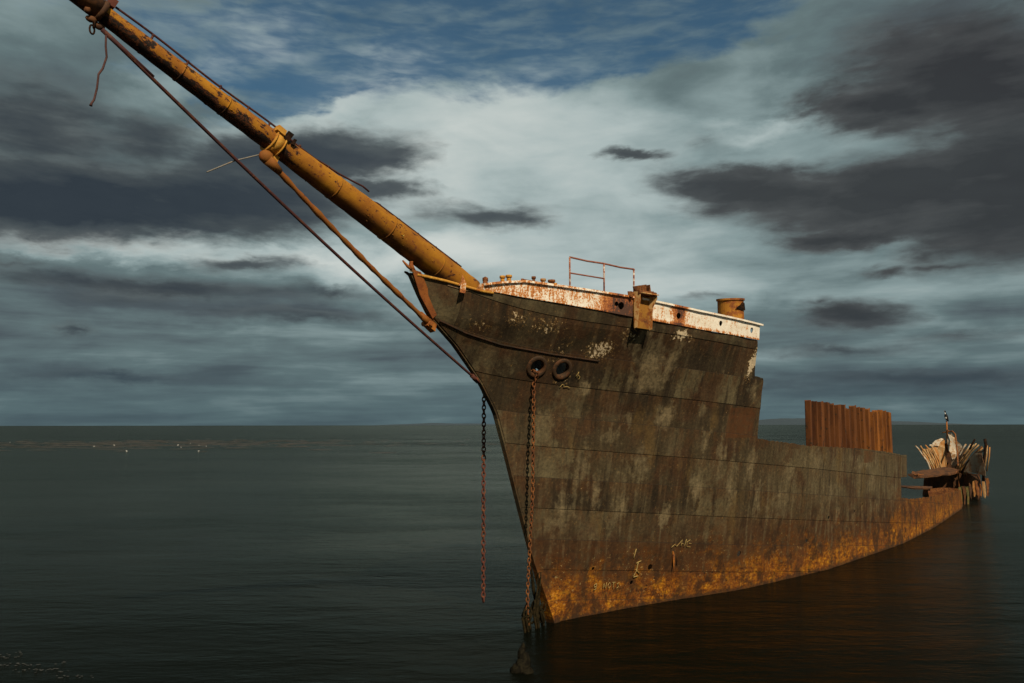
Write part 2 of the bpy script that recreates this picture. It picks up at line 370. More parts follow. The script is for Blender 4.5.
def mat_panel():
    m, t, b = material('rusted_corrugated_sheet'); co = objco(t); x, y, z = t.sep(co)
    n = t.noise(t.mapping(co, sc=(3, 3, .5)), 1.2, 7, .6); n2 = t.noise(co, 6, 6, .65)
    c = t.mix(t.mr(n, .35, .65), (.125, .044, .012), (.055, .018, .006))
    c = t.mix(t.math('MULTIPLY', t.mr(x, 13, 17, 0, 1), t.mr(n, .4, .6)), c, (.24, .085, .014))
    c = t.mix(t.mr(n2, .56, .66), c, (.035, .02, .01))
    t.put(b.inputs['Base Color'], c); b.inputs['Roughness'].default_value = .9; b.inputs['Specular IOR Level'].default_value = .2
    t.put(b.inputs['Normal'], t.bump(n2, .5, .01))
    return m
M['panel'] = mat_panel()

def mat_water():
    m, t, b = material('sea_water'); co = objco(t)
    rot = t.mapping(co, rot=(0, 0, R(8)), sc=(.55, 1.25, 1))
    n1 = t.noise(rot, 2.6, 5, .6, .3); n2 = t.noise(rot, .45, 4, .55, .3); n3 = t.noise(rot, 8.0, 5, .65)
    gust = t.noise(t.mapping(co, sc=(.022, .036, 1)), 1, 4, .5)
    gust2 = t.noise(t.mapping(co, sc=(.10, .26, 1)), 1, 5, .6)
    amp = t.math('MULTIPLY', t.mr(gust, .38, .62, .5, 1.3), t.mr(gust2, .36, .66, .7, 1.35))
    amp = t.math('MULTIPLY', amp, t.mr(t.sep(co)[1], 50, 260, 1.0, 2.6))     # open water beyond the shelter of the shore
    h = t.math('ADD', t.math('MULTIPLY', n1, .075), t.math('ADD', t.math('MULTIPLY', n2, .20), t.math('MULTIPLY', n3, .030)))
    silt = t.noise(t.mapping(co, sc=(.03, .06, 1)), 1, 4, .5)
    t.n.remove(b)
    df = t.new('ShaderNodeBsdfDiffuse'); gl = t.new('ShaderNodeBsdfGlossy'); gl.inputs['Roughness'].default_value = .12
    gl.inputs['Color'].default_value = (1.0, .96, .79, 1)
    nb = t.bump(t.math('MULTIPLY', h, amp), 1.0, WAVE)
    t.put(gl.inputs['Normal'], nb); t.put(df.inputs['Normal'], nb)
    t.put(df.inputs['Color'], t.mix(t.mr(silt, .4, .65), (.0022, .0030, .0020), (.0036, .0040, .0025)))
    fr = t.new('ShaderNodeFresnel'); fr.inputs['IOR'].default_value = 1.333
    t.put(fr.inputs['Normal'], t.bump(t.math('MULTIPLY', h, amp), .45, WAVE))
    # a polarised view of the water: the filter takes most of the mirror at steep angles, less at grazing ones
    fac = t.sep(t.ramp(fr.outputs[0], [(0, (0, 0, 0)), (.12, (.010,) * 3), (.22, (.040,) * 3), (.32, (.115,) * 3), (.44, (.215,) * 3), (.62, (.270,) * 3), (.85, (.235,) * 3), (1, (.20,) * 3)]))[0]
    fac = t.math('MULTIPLY', fac, SPEC)
    mx = t.new('ShaderNodeMixShader'); t.put(mx.inputs[0], fac); t.l.new(df.outputs[0], mx.inputs[1]); t.l.new(gl.outputs[0], mx.inputs[2])
    t.l.new(mx.outputs[0], t.n['Material Output'].inputs['Surface'])
    return m
WAVE = 1.0; SPEC = 1.38
M['water'] = mat_water()

# ------------------------------------------------------------------ world: sky with clouds
SUN_AZ, SUN_EL = 160.0, 41.0          # compass-like azimuth of the sun, clockwise from +Y (the camera's heading)
def world():
    w = bpy.data.worlds.new('World'); S.world = w; w.use_nodes = True
    t = NT(w.node_tree); t.n.clear()
    out = t.new('ShaderNodeOutputWorld')
    d = t.vmath('NORMALIZE', t.new('ShaderNodeTexCoord').outputs['Generated'])
    x, y, z = t.sep(d)
    az = t.math('MULTIPLY', t.math('ARCTAN2', x, y), 57.29578); el = t.math('MULTIPLY', t.math('ARCSINE', z), 57.29578)
    # cloud-layer coordinates: directions pushed out onto flat layers overhead, so clouds flatten towards the horizon
    zz = t.math('ADD', t.math('MAXIMUM', z, 0.0), .13)
    pl = t.comb(t.math('DIVIDE', x, zz), t.math('DIVIDE', y, zz), 0.0)
    ae = t.comb(t.math('MULTIPLY', az, .07), t.math('MULTIPLY', el, .17), 0.0)
    wn = t.vmath('SUBTRACT', t.noise(ae, 1.1, 6, .58, .4, col=True), (.5, .5, .5))
    wf = t.vmath('SUBTRACT', t.noise(ae, 4.5, 5, .6, .2, col=True), (.5, .5, .5))
    p = t.comb(az, el, 0.0)
    warp = t.vmath('ADD', t.vmath('MULTIPLY', wn, (15, 5.5, 0)), t.vmath('MULTIPLY', wf, (3.6, 1.7, 0)))
    p = t.vmath('ADD', p, warp)
    acc = t.mr(el, 0, 14, .40, .50, False)
    for a, e, ra, re, rot, wt in SKY_TONE:
        acc = t.math('MULTIPLY_ADD', t.blob(p, (a, e), (ra, re), rot), wt, acc)
    f1 = t.noise(t.mapping(pl, sc=(1.0, 1.7, 1)), 1.5, 8, .55, .5); f2 = t.noise(ae, 1.9, 6, .52, .6)
    f3 = t.noise(t.mapping(ae, rot=(0, 0, -.12), sc=(1.0, 1.9, 1)), 2.6, 6, .55, .3)
    n1 = t.math('SUBTRACT', f1, .5); n2 = t.math('SUBTRACT', f2, .5); n3 = t.math('SUBTRACT', f3, .5)
    L = t.math('ADD', acc, t.math('ADD', t.math('MULTIPLY', n2, .34), t.math('ADD', t.math('MULTIPLY', n1, .26), t.math('MULTIPLY', n3, .15))))
    f4 = t.noise(t.comb(t.math('MULTIPLY', az, .035), t.math('MULTIPLY', el, .50), 3.0), 1.0, 5, .55, .3)
    L = t.math('ADD', L, t.math('MULTIPLY', t.math('MULTIPLY', t.math('SUBTRACT', f4, .48), .75), t.mr(el, 15, 5)))
    cl = t.ramp(L, [(0, (.030, .037, .044)), (.16, (.048, .060, .070)), (.32, (.084, .110, .124)), (.47, (.138, .196, .204)), (.62, (.265, .350, .355)), (.78, (.440, .525, .520)), (1, (.64, .69, .66))])
    cl = t.mix(t.mr(el, 7, 0, 0, .50), cl, (.066, .120, .140))
    # lower, darker clouds with firmer edges, drifting in front of the bright layer
    pd = t.vmath('ADD', t.comb(az, el, 0.0), t.vmath('ADD', t.vmath('MULTIPLY', wn, (9, 2.6, 0)), t.vmath('MULTIPLY', wf, (4.2, 1.5, 0))))
    acc = None
    for a, e, ra, re, rot, wt in SKY_DARK:
        bl = t.math('MULTIPLY', t.blob(pd, (a, e), (ra, re), rot), wt)
        if acc is None: acc = bl
        else:
            acc = t.math('SMOOTH_MAX', acc, bl, .12)
    edge = t.noise(t.mapping(ae, sc=(1, 1.5, 1)), 6.0, 5, .52, .4)
    dk = t.math('ADD', acc, t.math('ADD', t.math('MULTIPLY', n2, .42), t.math('MULTIPLY', t.math('SUBTRACT', edge, .5), .22)))
    dk = t.math('MULTIPLY', dk, t.mr(acc, .02, .16))
    mask = t.mr(dk, .13, .52)
    deep = t.math('ADD', dk, t.math('ADD', t.math('MULTIPLY', n3, .85), t.math('MULTIPLY', n1, .75)))
    warm = t.mr(az, 2, 18)
    dc = t.mix(warm, t.ramp(deep, [(.22, (.110, .132, .136)), (.44, (.064, .078, .086)), (.80, (.028, .038, .052))]),
               t.ramp(deep, [(.22, (.105, .118, .120)), (.42, (.066, .070, .073)), (.75, (.036, .038, .042))]))
    dc = t.mix(t.mr(el, 9, 1, 0, .6), dc, (.052, .088, .112))
    acc = None
    for a, e, ra, re, rot, wt in SKY_BLUE:
        bl = t.math('MULTIPLY', t.blob(p, (a, e), (ra, re), rot), wt)
        acc = bl if acc is None else t.math('ADD', acc, bl)
    wisp = t.mr(t.math('ADD', t.math('MULTIPLY', f3, .6), t.math('MULTIPLY', edge, .4)), .40, .68, 1.0, .55)
    gap = t.math('MULTIPLY', t.mr(t.math('ADD', acc, t.math('MULTIPLY', t.math('SUBTRACT', f2, .55), .9)), .14, .46), wisp)
    gap = t.math('MULTIPLY', t.math('MULTIPLY', gap, .9), t.math('SUBTRACT', 1.0, mask))
    cl = t.mix(t.math('MULTIPLY', mask, .94), cl, dc)
    sky = t.new('ShaderNodeTexSky', sky_type='NISHITA'); sky.sun_disc = False
    sky.sun_elevation = R(SUN_EL); sky.sun_rotation = R(SUN_AZ); sky.altitude = 0; sky.air_density = 1.0; sky.dust_density = .6; sky.ozone_density = 1.2
    b1 = t.new('ShaderNodeBackground'); t.put(b1.inputs[0], t.mix(1.0, sky.outputs[0], (.58, .95, 1.0), 'MULTIPLY')); b1.inputs[1].default_value = SKY_STR
    b2 = t.new('ShaderNodeBackground'); t.put(b2.inputs[0], cl); b2.inputs[1].default_value = CLOUD_STR
    mx = t.new('ShaderNodeMixShader'); t.put(mx.inputs[0], gap); t.l.new(b2.outputs[0], mx.inputs[1]); t.l.new(b1.outputs[0], mx.inputs[2])
    t.l.new(mx.outputs[0], out.inputs[0])
    w.cycles.sampling_method = 'MANUAL'; w.cycles.sample_map_resolution = 1024
SKY_STR, CLOUD_STR = .05, .92
# azimuth, elevation, half-widths (degrees), tilt (radians), lighter (+) or darker (-)
SKY_TONE = [(-3.11, 18.12, 19.77, 8.22, -0.0, 0.28), (3.58, 22.17, 27.69, 6.35, -0.14, 0.16), (7.88, 13.84, 29.03, 7.82, -0.0, 0.15), (-6.07, 20.09, 10.54, 6.45, -0.0, 0.14), (-13.36, 22.44, 11.28, 2.47, 0.436, 0.26), (-20.09, 26.88, 8.53, 2.64, 0.175, 0.22), (-21.28, 23.81, 10.41, 2.33, 0.524, 0.24), (-28.39, 11.83, 16.33, 1.3, -0.0, 0.46), (-13.09, 11.81, 13.26, 2.0, -0.0, 0.3), (3.5, 10.03, 20.57, 4.0, -0.0, 0.2), (-5.98, 11.63, 11.52, 2.27, -0.0, 0.16), (13.48, 10.82, 13.19, 3.33, -0.0, 0.1), (19.21, 20.12, 6.37, 1.23, -0.0, 0.18), (28.53, 7.9, 8.98, 3.03, -0.0, 0.14), (-31.11, 20.44, 14.05, 5.55, -0.0, -0.1), (-31.89, 24.0, 9.59, 3.54, -0.0, 0.06), (-24.69, 8.16, 19.11, 2.3, -0.0, -0.12), (-15.05, 7.98, 16.13, 1.78, -0.0, -0.1), (-26.24, 3.21, 23.94, 1.24, -0.0, -0.1), (30.51, 23.46, 13.43, 5.42, -0.0, -0.24), (25.97, 2.25, 15.76, 1.44, -0.0, -0.15), (14.72, 5.9, 9.72, 2.23, -0.0, 0.06)]
SKY_DARK = [(-30.21, 14.29, 16.75, 4.09, 0.052, 1.15), (-21.88, 14.96, 18.16, 3.96, 0.07, 1.05), (-15.34, 18.21, 13.17, 3.39, 0.175, 0.9), (-9.3, 16.97, 5.75, 1.53, -0.0, 0.66), (-31.52, 18.0, 12.99, 5.63, -0.0, 0.62), (-25.16, 18.41, 12.64, 3.98, -0.0, 0.55), (-1.62, 15.01, 9.38, 2.02, -0.0, 0.62), (-4.18, 14.49, 5.84, 1.12, -0.0, 0.4), (8.68, 18.77, 4.4, 0.81, -0.0, 0.66), (-19.15, 11.06, 7.92, 1.19, 0.052, 0.6), (-24.73, 8.95, 17.24, 1.67, -0.0, 0.62), (-13.03, 9.31, 7.73, 1.12, -0.0, 0.46), (-28.94, 6.1, 4.09, 0.81, -0.0, 0.56), (-15.04, 7.42, 12.93, 1.11, -0.0, 0.46), (-25.66, 3.16, 16.8, 0.83, -0.0, 0.46), (-31.6, 10.0, 5.94, 0.78, -0.0, 0.4), (25.02, 20.61, 6.87, 2.93, -0.14, 0.85), (17.74, 16.34, 11.75, 2.55, -0.105, 0.9), (26.55, 14.76, 14.14, 3.82, -0.0, 1.0), (32.17, 14.31, 10.17, 7.15, -0.0, 1.0), (23.29, 12.6, 6.34, 1.57, -0.0, 0.85), (30.93, 21.06, 11.48, 7.36, -0.262, 0.85), (13.71, 19.66, 7.84, 1.48, -0.175, 0.36), (14.98, 15.21, 7.69, 1.73, -0.0, 0.5), (23.19, 7.2, 6.28, 1.9, -0.0, 0.7), (21.99, 8.33, 4.0, 0.85, -0.0, 0.45), (25.74, 10.04, 3.79, 0.93, -0.0, 0.55), (29.75, 9.81, 6.17, 1.0, -0.0, 0.5), (27.72, 2.98, 12.63, 1.12, -0.0, 0.6), (21.86, 4.86, 9.94, 0.96, -0.0, 0.5), (17.3, 2.73, 12.54, 0.99, -0.0, 0.42), (29.51, 5.31, 7.89, 0.8, -0.0, 0.4), (12.74, 8.76, 6.64, 0.67, -0.0, 0.3)]
SKY_BLUE = [(-4.67, 26.91, 33.25, 5.6, 0.07, 1.05), (-15.53, 24.27, 10.01, 3.0, 0.436, 0.6), (8.11, 27.87, 15.28, 3.93, -0.0, 0.45)]
world()
sd = bpy.data.lights.new('sun', 'SUN'); sd.energy = 4.9; sd.angle = R(.5); sd.color = (1.0, .83, .60)
so = bpy.data.objects.new('sun', sd); link(so)
a, e = R(SUN_AZ), R(SUN_EL)
so.rotation_euler = Vector((math.sin(a) * math.cos(e), math.cos(a) * math.cos(e), math.sin(e))).to_track_quat('Z', 'Y').to_euler()
so.location = (0, -20, 40)

# ------------------------------------------------------------------ setting
CAMZ = 4.5
mb = MB(); L_ = 24000
mb.add([(-L_, -200, 0), (L_, -200, 0), (L_, L_, 0), (-L_, L_, 0)], [(0, 1, 2, 3)])
tag(mb.build('sea', M['water']), kind='structure')

def mat_beach():
    m, t, b = material('wet_dark_shingle'); co = objco(t)
    v = t.new('ShaderNodeTexVoronoi'); t.put(v.inputs['Vector'], co); v.inputs['Scale'].default_value = 9
    n = t.noise(co, 3, 6, .6)
    c = t.mix(t.sep(v.outputs['Color'])[0], (.004, .0038, .0034), (.010, .009, .0075)); c = t.mix(t.mr(n, .5, .7), c, (.003, .003, .0026))
    t.put(b.inputs['Base Color'], c); b.inputs['Roughness'].default_value = .8; b.inputs['Specular IOR Level'].default_value = .06
    t.put(b.inputs['Normal'], t.bump(t.math('ADD', t.math('MULTIPLY', v.outputs['Distance'], -1), t.math('MULTIPLY', n, .5)), .8, .05))
    return m
# shore: rises towards the camera; the water's edge runs obliquely past the lower left of the view
mb = MB(); nx, ny = 120, 60
for j in range(ny + 1):
    for i in range(nx + 1):
        X = -45 + 70 * i / nx; Y = -6 + 26 * j / ny
        edge = 12.3 - .34 * (X + 1.5) if X < -1.5 else 12.3 - .10 * (X + 1.5)
        edge += .35 * math.sin(X * .9) + .2 * math.sin(X * 2.3 + 1)
        dd = edge - Y
        Z = .16 * dd if dd < 0 else min(2.9, .16 * dd + .004 * dd * dd)
        Z += random.uniform(-.025, .025) if dd > -1 else 0
        mb.v.append((X, Y, max(Z, -1.0)))
for j in range(ny):
    for i in range(nx):
        k = j * (nx + 1) + i; mb.f.append([k, k + 1, k + nx + 2, k + nx + 1]); mb.smooth.append(True)
tag(mb.build('beach', mat_beach()), kind='structure')

# far low hills on the right-hand shore
def mat_hill():
    m, t, b = material('haze_blue_hill_scrub'); n = t.noise(objco(t), .004, 5)
    t.put(b.inputs['Base Color'], t.mix(n, (.020, .036, .052), (.030, .050, .066))); b.inputs['Roughness'].default_value = 1; return m  # blue of the distance haze is mixed into the scrub colour
def ridge(name, x0, x1, Y, top, seed):
    r2 = random.Random(seed); mb = MB(); n = 60
    for i in range(n + 1):
        f = i / n; X = x0 + (x1 - x0) * f
        env = math.sin(math.pi * f) ** .7
        h = top * env * (.75 + .15 * math.sin(f * 9 + seed) + .08 * math.sin(f * 23) + r2.uniform(-.02, .02))
        for (dy, k) in ((0, -.02), (600, .55), (1500, 1.0), (3200, .6), (4200, -.02)):
            mb.v.append((X, Y + dy, max(h * k, -2)))
    for i in range(n):
        for k in range(4):
            q = i * 5 + k; mb.f.append([q, q + 5, q + 6, q + 1]); mb.smooth.append(True)
    tag(mb.build(name, M['hill']), kind='structure')
M['hill'] = mat_hill()
ridge('hills', 3600, 9300, 15500, 175, 3)
ridge('hills', -3200, 600, 17500, 62, 5)

# ------------------------------------------------------------------ the hull surface, in the ship's own frame:
# x runs aft from the stem at the waterline, y to starboard, z up from the water
ROOT = (.90, 18.83, 0.0); HEAD = R(51)
SZ = [-2, 0, 1.48, 2.63, 3.96, 4.78, 5.41, 6.13, 6.62, 7.04, 7.46, 8.2]
SX = [.6, 0, -.68, -1.15, -1.67, -2.01, -2.51, -3.29, -3.99, -4.31, -4.58, -5.0]
def stem(z): return float(np.interp(z, SZ, SX))
def bw(q): return np.interp(q, [0, 1.43, 3.08, 6.18, 10.76, 18.2, 24, 28, 33.4, 40, 46], [.04, .38, .83, 1.92, 2.78, 3.26, 3.15, 2.92, 2.6, 1.7, .1])
def bd(q): return np.interp(q, [0, .5, 1, 2, 4, 6, 8, 10, 14, 20, 30, 38, 46], [.08, .34, .6, 1.05, 1.85, 2.5, 3.0, 3.3, 3.55, 3.6, 3.4, 2.8, .3])
_q = np.linspace(0, 46, 461)
def _sm(a):
    k = np.ones(15) / 15; p = np.concatenate([2 * a[0] - a[7:0:-1], a, 2 * a[-1] - a[-2:-9:-1]]); return np.convolve(p, k, 'valid')
_bw, _bd = _sm(bw(_q)), _sm(bd(_q))
def beam(x, z):
    q = max(x - stem(z), 0); g = min(max(z / 7.2, 0), 1) ** 1.3
    return float(np.interp(q, _q, _bw) * (1 - g) + np.interp(q, _q, _bd) * g)
def strake_z(x, v):
    k = .13 - .012 * v
    z = v - k * x
    if x < 0: z += .006 * (-x) ** 3 * max(v, 0) / 6
    return z
def poly(x, pts): return float(np.interp(x, [p[0] for p in pts], [p[1] for p in pts]))
SHEER = [(-4.6, 7.46), (-4.53, 7.43), (-3.97, 7.35), (-3.26, 7.21), (-2.42, 7.13), (-1.24, 7.05), (.65, 6.90), (2.58, 6.79), (4.96, 6.70)]
BAND = [(-3.4, 7.25), (-3.28, 7.29), (-2.9, 7.37), (-2.38, 7.44), (-1.34, 7.41), (.51, 7.34), (2.44, 7.21), (5.07, 7.08)]
TOP_PORT = SHEER + [(5.02, 6.55), (5.2, 6.1), (5.33, 5.78), (5.76, 5.75), (5.88, 5.2), (5.93, 4.95), (6.06, 4.12), (8.69, 3.88), (13.27, 3.69), (17.96, 3.37), (18.02, 1.72),
                    (19.9, 1.54), (24.16, 1.34), (30, 1.12), (34.6, .93), (35.2, .5), (35.8, -.3)]
TOP_STBD = SHEER + [(5.02, 6.55), (5.3, 5.2), (5.5, 3.6), (8, 2.9), (12, 2.3), (15, 1.7), (17, .9), (19, .5), (24, .1), (27, -.3)]

def side(mb, uvs, sgn, top, tear):
    cols = list(np.concatenate([np.linspace(0, 4.4, 62), np.linspace(4.45, 6.4, 60), np.linspace(6.5, 17.8, 100), np.linspace(17.9, 19.0, 24), np.linspace(19.1, 36, 150)]))
    rows = []
    vs = [.5 + .69 * k for k in range(-5, 11)]
    for a_ in vs:
        rows += [a_ + .004] + list(np.linspace(a_ + .1, a_ + .686, 7))
    grid = []; zt = []
    for c_ in cols:
        w = (1 - min(c_ / 4.2, 1)) ** 2
        col = []
        for v in rows:
            x = c_
            for _ in range(14):
                z = strake_z(x, v); x = c_ + stem(z) * w
            col.append((x, v, z))
        grid.append(col)
    idx = {}
    b0 = len(mb.v)
    for i, col in enumerate(grid):
        jag = rng.normal(0, tear)
        for j, (x, v, z) in enumerate(col):
            tz = poly(x, top) + (jag if x > 5.1 else 0)
            z2, v2, x2 = z, v, x
            if z > tz:
                # slide down to the edge
                z2 = tz; v2 = v - (z - tz)
            y = beam(x2, z2); odd = int(math.floor((v - .5) / .69 + 1e-6)) % 2
            y += .009 if odd else 0.0
            y += .012 * math.sin(x2 * 5.1 + z2 * 2) * math.sin(z2 * 4.3 + x2) * min(max(x2 + 1, 0), 1)
            mb.v.append((x2, sgn * y, z2)); uvs.append((x2 * .1, v2 * .1)); idx[i, j] = (len(mb.v) - 1, z >= tz - 1e-9, z2)
    for i in range(len(cols) - 1):
        for j in range(len(rows) - 1):
            q = [idx[i, j], idx[i + 1, j], idx[i + 1, j + 1], idx[i, j + 1]]
            if q[0][1] and q[1][1]: continue
            if max(k[2] for k in q) < -.9: continue
            p3 = [k[0] for k in q]
            mb.f.append(p3); mb.smooth.append(False)
    return b0

ship = empty('shipwreck', ROOT, HEAD)
tag(ship, 'rusted iron sailing ship hulk with white bulwark and long yellow bowsprit standing in the sea', 'shipwreck')
mb = MB(); uvs = []
side(mb, uvs, -1, TOP_PORT, .012); nport = len(mb.f)
# the strake that sticks out past the break on the port side
for (xa, xb, za, zb) in ((17.9, 18.86, 2.50, 3.34),):
    n = 8; base = len(mb.v)
    for i in range(n + 1):
        for k in range(5):
            x = xa + (xb - xa) * i / n; z = za + (zb - za) * k / 4 - .02 * (x - xa) + rng.normal(0, .006)
            mb.v.append((x, -beam(x, z) - .03, z)); uvs.append((x * .1, (z + .076 * x) * .1))
    for i in range(n):
        for k in range(4):
            q = base + i * 5 + k; mb.f.append([q, q + 5, q + 6, q + 1]); mb.smooth.append(False)
hull = mb.build('hull', M['hull'], ship, uv=uvs)
bm = bmesh.new(); bm.from_mesh(hull.data); bmesh.ops.remove_doubles(bm, verts=bm.verts, dist=.0004)
bmesh.ops.dissolve_degenerate(bm, dist=.0003, edges=bm.edges)
for f_ in bm.faces:
    if f_.normal.y > 0: f_.normal_flip()
bm.to_mesh(hull.data); bm.free()
sm = hull.modifiers.new('s', 'SOLIDIFY'); sm.thickness = .03; sm.offset = -1
bake(hull)
def normal_at(x, z, sgn=-1):
    e_ = .05; y0 = beam(x, z)
    tx = Vector((e_, sgn * (beam(x + e_, z) - y0), 0)); tz = Vector((0, sgn * (beam(x, z + e_) - y0), e_))
    n = tx.cross(tz); n.normalize()
    return n if n.y * sgn > 0 else -n
def on_hull(x, z, off=0.0, sgn=-1):
    return Vector((x, sgn * beam(x, z), z)) + normal_at(x, z, sgn) * off
HAWSE = [(-1.44, 5.76), (-.82, 5.73)]
def hole(x, z, r, sgn=-1, n=14, d=.5):
    nn = normal_at(x, z, sgn); p = on_hull(x, z, 0, sgn); return ([p - nn * d, p + nn * d], r, n)
holes = [hole(x, z, .165, n=20, d=.35) for x, z in HAWSE]
holes += [hole(2.87, .95, .085, n=6), hole(10.7, 1.6, .07), hole(9.35, 1.02, .06), hole(13.6, 1.8, .055), hole(5.93, 1.0, .09, n=7), hole(12.9, 1.62, .05), hole(1.05, 1.1, .05, n=6), hole(2.35, .62, .06, n=7), hole(6.15, 5.0, .03)]
cut(hull, holes)
mb = MB(); uvs = []
side(mb, uvs, 1, TOP_STBD, .02)
stb = mb.build('hull_plating', M['hull'], ship, uv=uvs)
bm = bmesh.new(); bm.from_mesh(stb.data); bmesh.ops.remove_doubles(bm, verts=bm.verts, dist=.0004); bmesh.ops.dissolve_degenerate(bm, dist=.0003, edges=bm.edges)
for f_ in bm.faces:
    if f_.normal.y < 0: f_.normal_flip()
bm.to_mesh(stb.data); bm.free()
sm = stb.modifiers.new('s', 'SOLIDIFY'); sm.thickness = .03; sm.offset = -1
bake(stb)
cut(stb, [hole(-1.44, 5.76, .16, 1, 16, .4), hole(-.82, 5.73, .16, 1, 16, .4), hole(2.42, 5.90, .20, 1, 9, .4)]); cut(stb, [hole(2.20, 5.86, .17, 1, 7, .4)])

# hawse pipe flanges: fat rings bolted on the plating
for x, z in HAWSE:
    n = normal_at(x, z); p = on_hull(x, z, .012); a_ = n.cross(Vector((0, 0, 1))).normalized(); b_ = n.cross(a_)
    mb = MB(); prof = [(.158, -.10), (.160, .018), (.176, .034), (.222, .034), (.250, .022), (.258, -.03)]; N = 32
    vs = []; fs = []
    for k in range(N):
        q = 2 * math.pi * k / N; d_ = a_ * math.cos(q) + b_ * math.sin(q)
        for r_, h_ in prof: vs.append(p + d_ * r_ + n * h_)
    for k in range(N):
        for i in range(len(prof) - 1):
            fs.append((k * 6 + i, k * 6 + i + 1, ((k + 1) % N) * 6 + i + 1, ((k + 1) % N) * 6 + i))
    mb.add(vs, fs, True); mb.build('hawse_pipe', M['hawse'], ship)

# stem bar
mb = MB(); zs = np.linspace(-1.0, 7.44, 60); vs = []
for z in zs:
    x = stem(z); w_ = .05 if z > 1.4 else .05 + .07 * min((1.4 - z) / 1.2, 1)
    vs += [(x - .05, -w_, z), (x - .05, w_, z), (x + .16, w_ + .015, z), (x + .16, -w_ - .015, z)]
fs = []
for i in range(len(zs) - 1):
    for k in range(4): fs.append((i * 4 + k, i * 4 + (k + 1) % 4, i * 4 + 4 + (k + 1) % 4, i * 4 + 4 + k))
fs += [(0, 1, 2, 3), tuple(len(vs) - 4 + k for k in range(4))]
mb.add(vs, fs); mb.build('stem_bar', M['hull'], ship, uv=[(p[0] * .1, p[2] * .1) for p in vs])

# beak gusset below the bowsprit and the torn tangs at its tip
mb = MB()
mb.plate([(-4.62, -.085, 7.50), (-4.46, -.17, 7.46), (-4.15, -.13, 7.05), (-3.90, -.12, 6.72), (-4.03, -.075, 6.60), (-4.38, -.075, 7.02)], (-.3, -1, 0), .03)
mb.tube([(-4.78, 0, 7.66), (-4.66, -.02, 7.56), (-4.5, -.05, 7.48)], [.018, .035, .04], 6)
mb.tube([(-4.62, -.05, 7.63), (-4.55, -.06, 7.48)], [.04, .05], 6); mb.ico((-4.60, -.05, 7.64), .045, 1, j=.2)
mb.build('beak_plate', M['beak'], ship)
mb = MB(); mb.tube([on_hull(x, z, .012) for x, z in zip(np.linspace(-3.86, .02, 40), np.interp(np.linspace(-3.86, .02, 40), [-3.98, -3.25, -2.43, -1.24, .02], [6.62, 6.37, 6.18, 6.04, 5.94]))], .022, 6); mb.build('rubbing_strip', M['strip'], ship)
# top edge moulding from the beak to the white bulwark
mb = MB(); mb.tube([on_hull(x, poly(x, SHEER) - .012, .02) for x in np.linspace(-4.5, -3.0, 20)], .03, 8)
mb.build('edge_moulding', M['edge'] if 'edge' in M else M['ochre'], ship)

# ------------------------------------------------------------------ white bulwark
def band_sheet(sgn, x0, x1, lift, off=.035):
    mb = MB(); xs = np.linspace(x0, x1, 130); rows = 7; vs = []
    for x in xs:
        z0 = poly(x, SHEER) + .006; z1 = max(poly(x, BAND) + lift, z0 + .02)
        for k in range(rows):
            z = z0 + (z1 - z0) * k / (rows - 1)
            y = beam(x, z0) + off + .004 * math.sin(x * 7) + (.03 if sgn < 0 else .05) * k / (rows - 1)
            vs.append((x, sgn * y, z))
    fs = [(i * rows + k, (i + 1) * rows + k, (i + 1) * rows + k + 1, i * rows + k + 1) for i in range(len(xs) - 1) for k in range(rows - 1)]
    mb.add(vs, fs)
    o = mb.build('bulwark', M['bulwark'], ship)
    bm = bmesh.new(); bm.from_mesh(o.data)
    for f_ in bm.faces:
        if f_.normal.y * sgn < 0: f_.normal_flip()
    bm.to_mesh(o.data); bm.free()
    s_ = o.modifiers.new('s', 'SOLIDIFY'); s_.thickness = .03; s_.offset = -1
    bake(o)
    mb = MB(); xs = np.linspace(x0 + .1, x1 + (.08 if sgn < 0 else 0), 90); vs = []; fs = []
    for x in xs:
        z = poly(x, BAND) + lift; y = beam(x, poly(x, SHEER)) + off
        for dy, dz in ((.085, .0), (.085, .045), (-.10, .05), (-.10, .005)): vs.append((x, sgn * (y + dy), z + dz))
    for i in range(len(xs) - 1):
        for k in range(4): fs.append((i * 4 + k, i * 4 + (k + 1) % 4, i * 4 + 4 + (k + 1) % 4, i * 4 + 4 + k))
    fs += [(0, 1, 2, 3), tuple(len(vs) - 4 + k for k in range(4))]
    mb.add(vs, fs); mb.build('cap_rail', M['cap'] if 'cap' in M else M['bulwark'], o)
    return o
bul = band_sheet(-1, -3.35, 5.0, 0)
hs = []
for x, z, r_ in ((1.78, 7.06, .075), (3.30, 7.0, .07), (4.62, 6.93, .075)):
    y = -beam(x, poly(x, SHEER)) - .06; hs.append(([(x, y + .4, z), (x, y - .3, z)], r_, 16))
cut(bul, hs)
cut(bul, [([(.03, -2.4, 7.15), (.05, -1.6, 7.15)], .09, 7)]); cut(bul, [([(-.09, -2.4, 7.18), (-.09, -1.6, 7.18)], .06, 6)])
band_sheet(1, -3.2, 3.4, .24)
# forecastle deck
mb = MB(); vs = []; xs = np.linspace(-3.9, 4.9, 50)
for x in xs:
    z = max(poly(x, SHEER), poly(x, BAND)) - .05; y = max(beam(x, poly(x, SHEER)) - .01, .02); vs += [(x, -y, z), (x, 0, z + .05), (x, y, z)]
fs = [(i * 3 + k, i * 3 + 3 + k, i * 3 + 4 + k, i * 3 + 1 + k) for i in range(49) for k in (0, 1)]
mb.add(vs, fs); dk = mb.build('deck', M['deck'], ship)
s_ = dk.modifiers.new('s', 'SOLIDIFY'); s_.thickness = .04; s_.offset = -1; bake(dk)
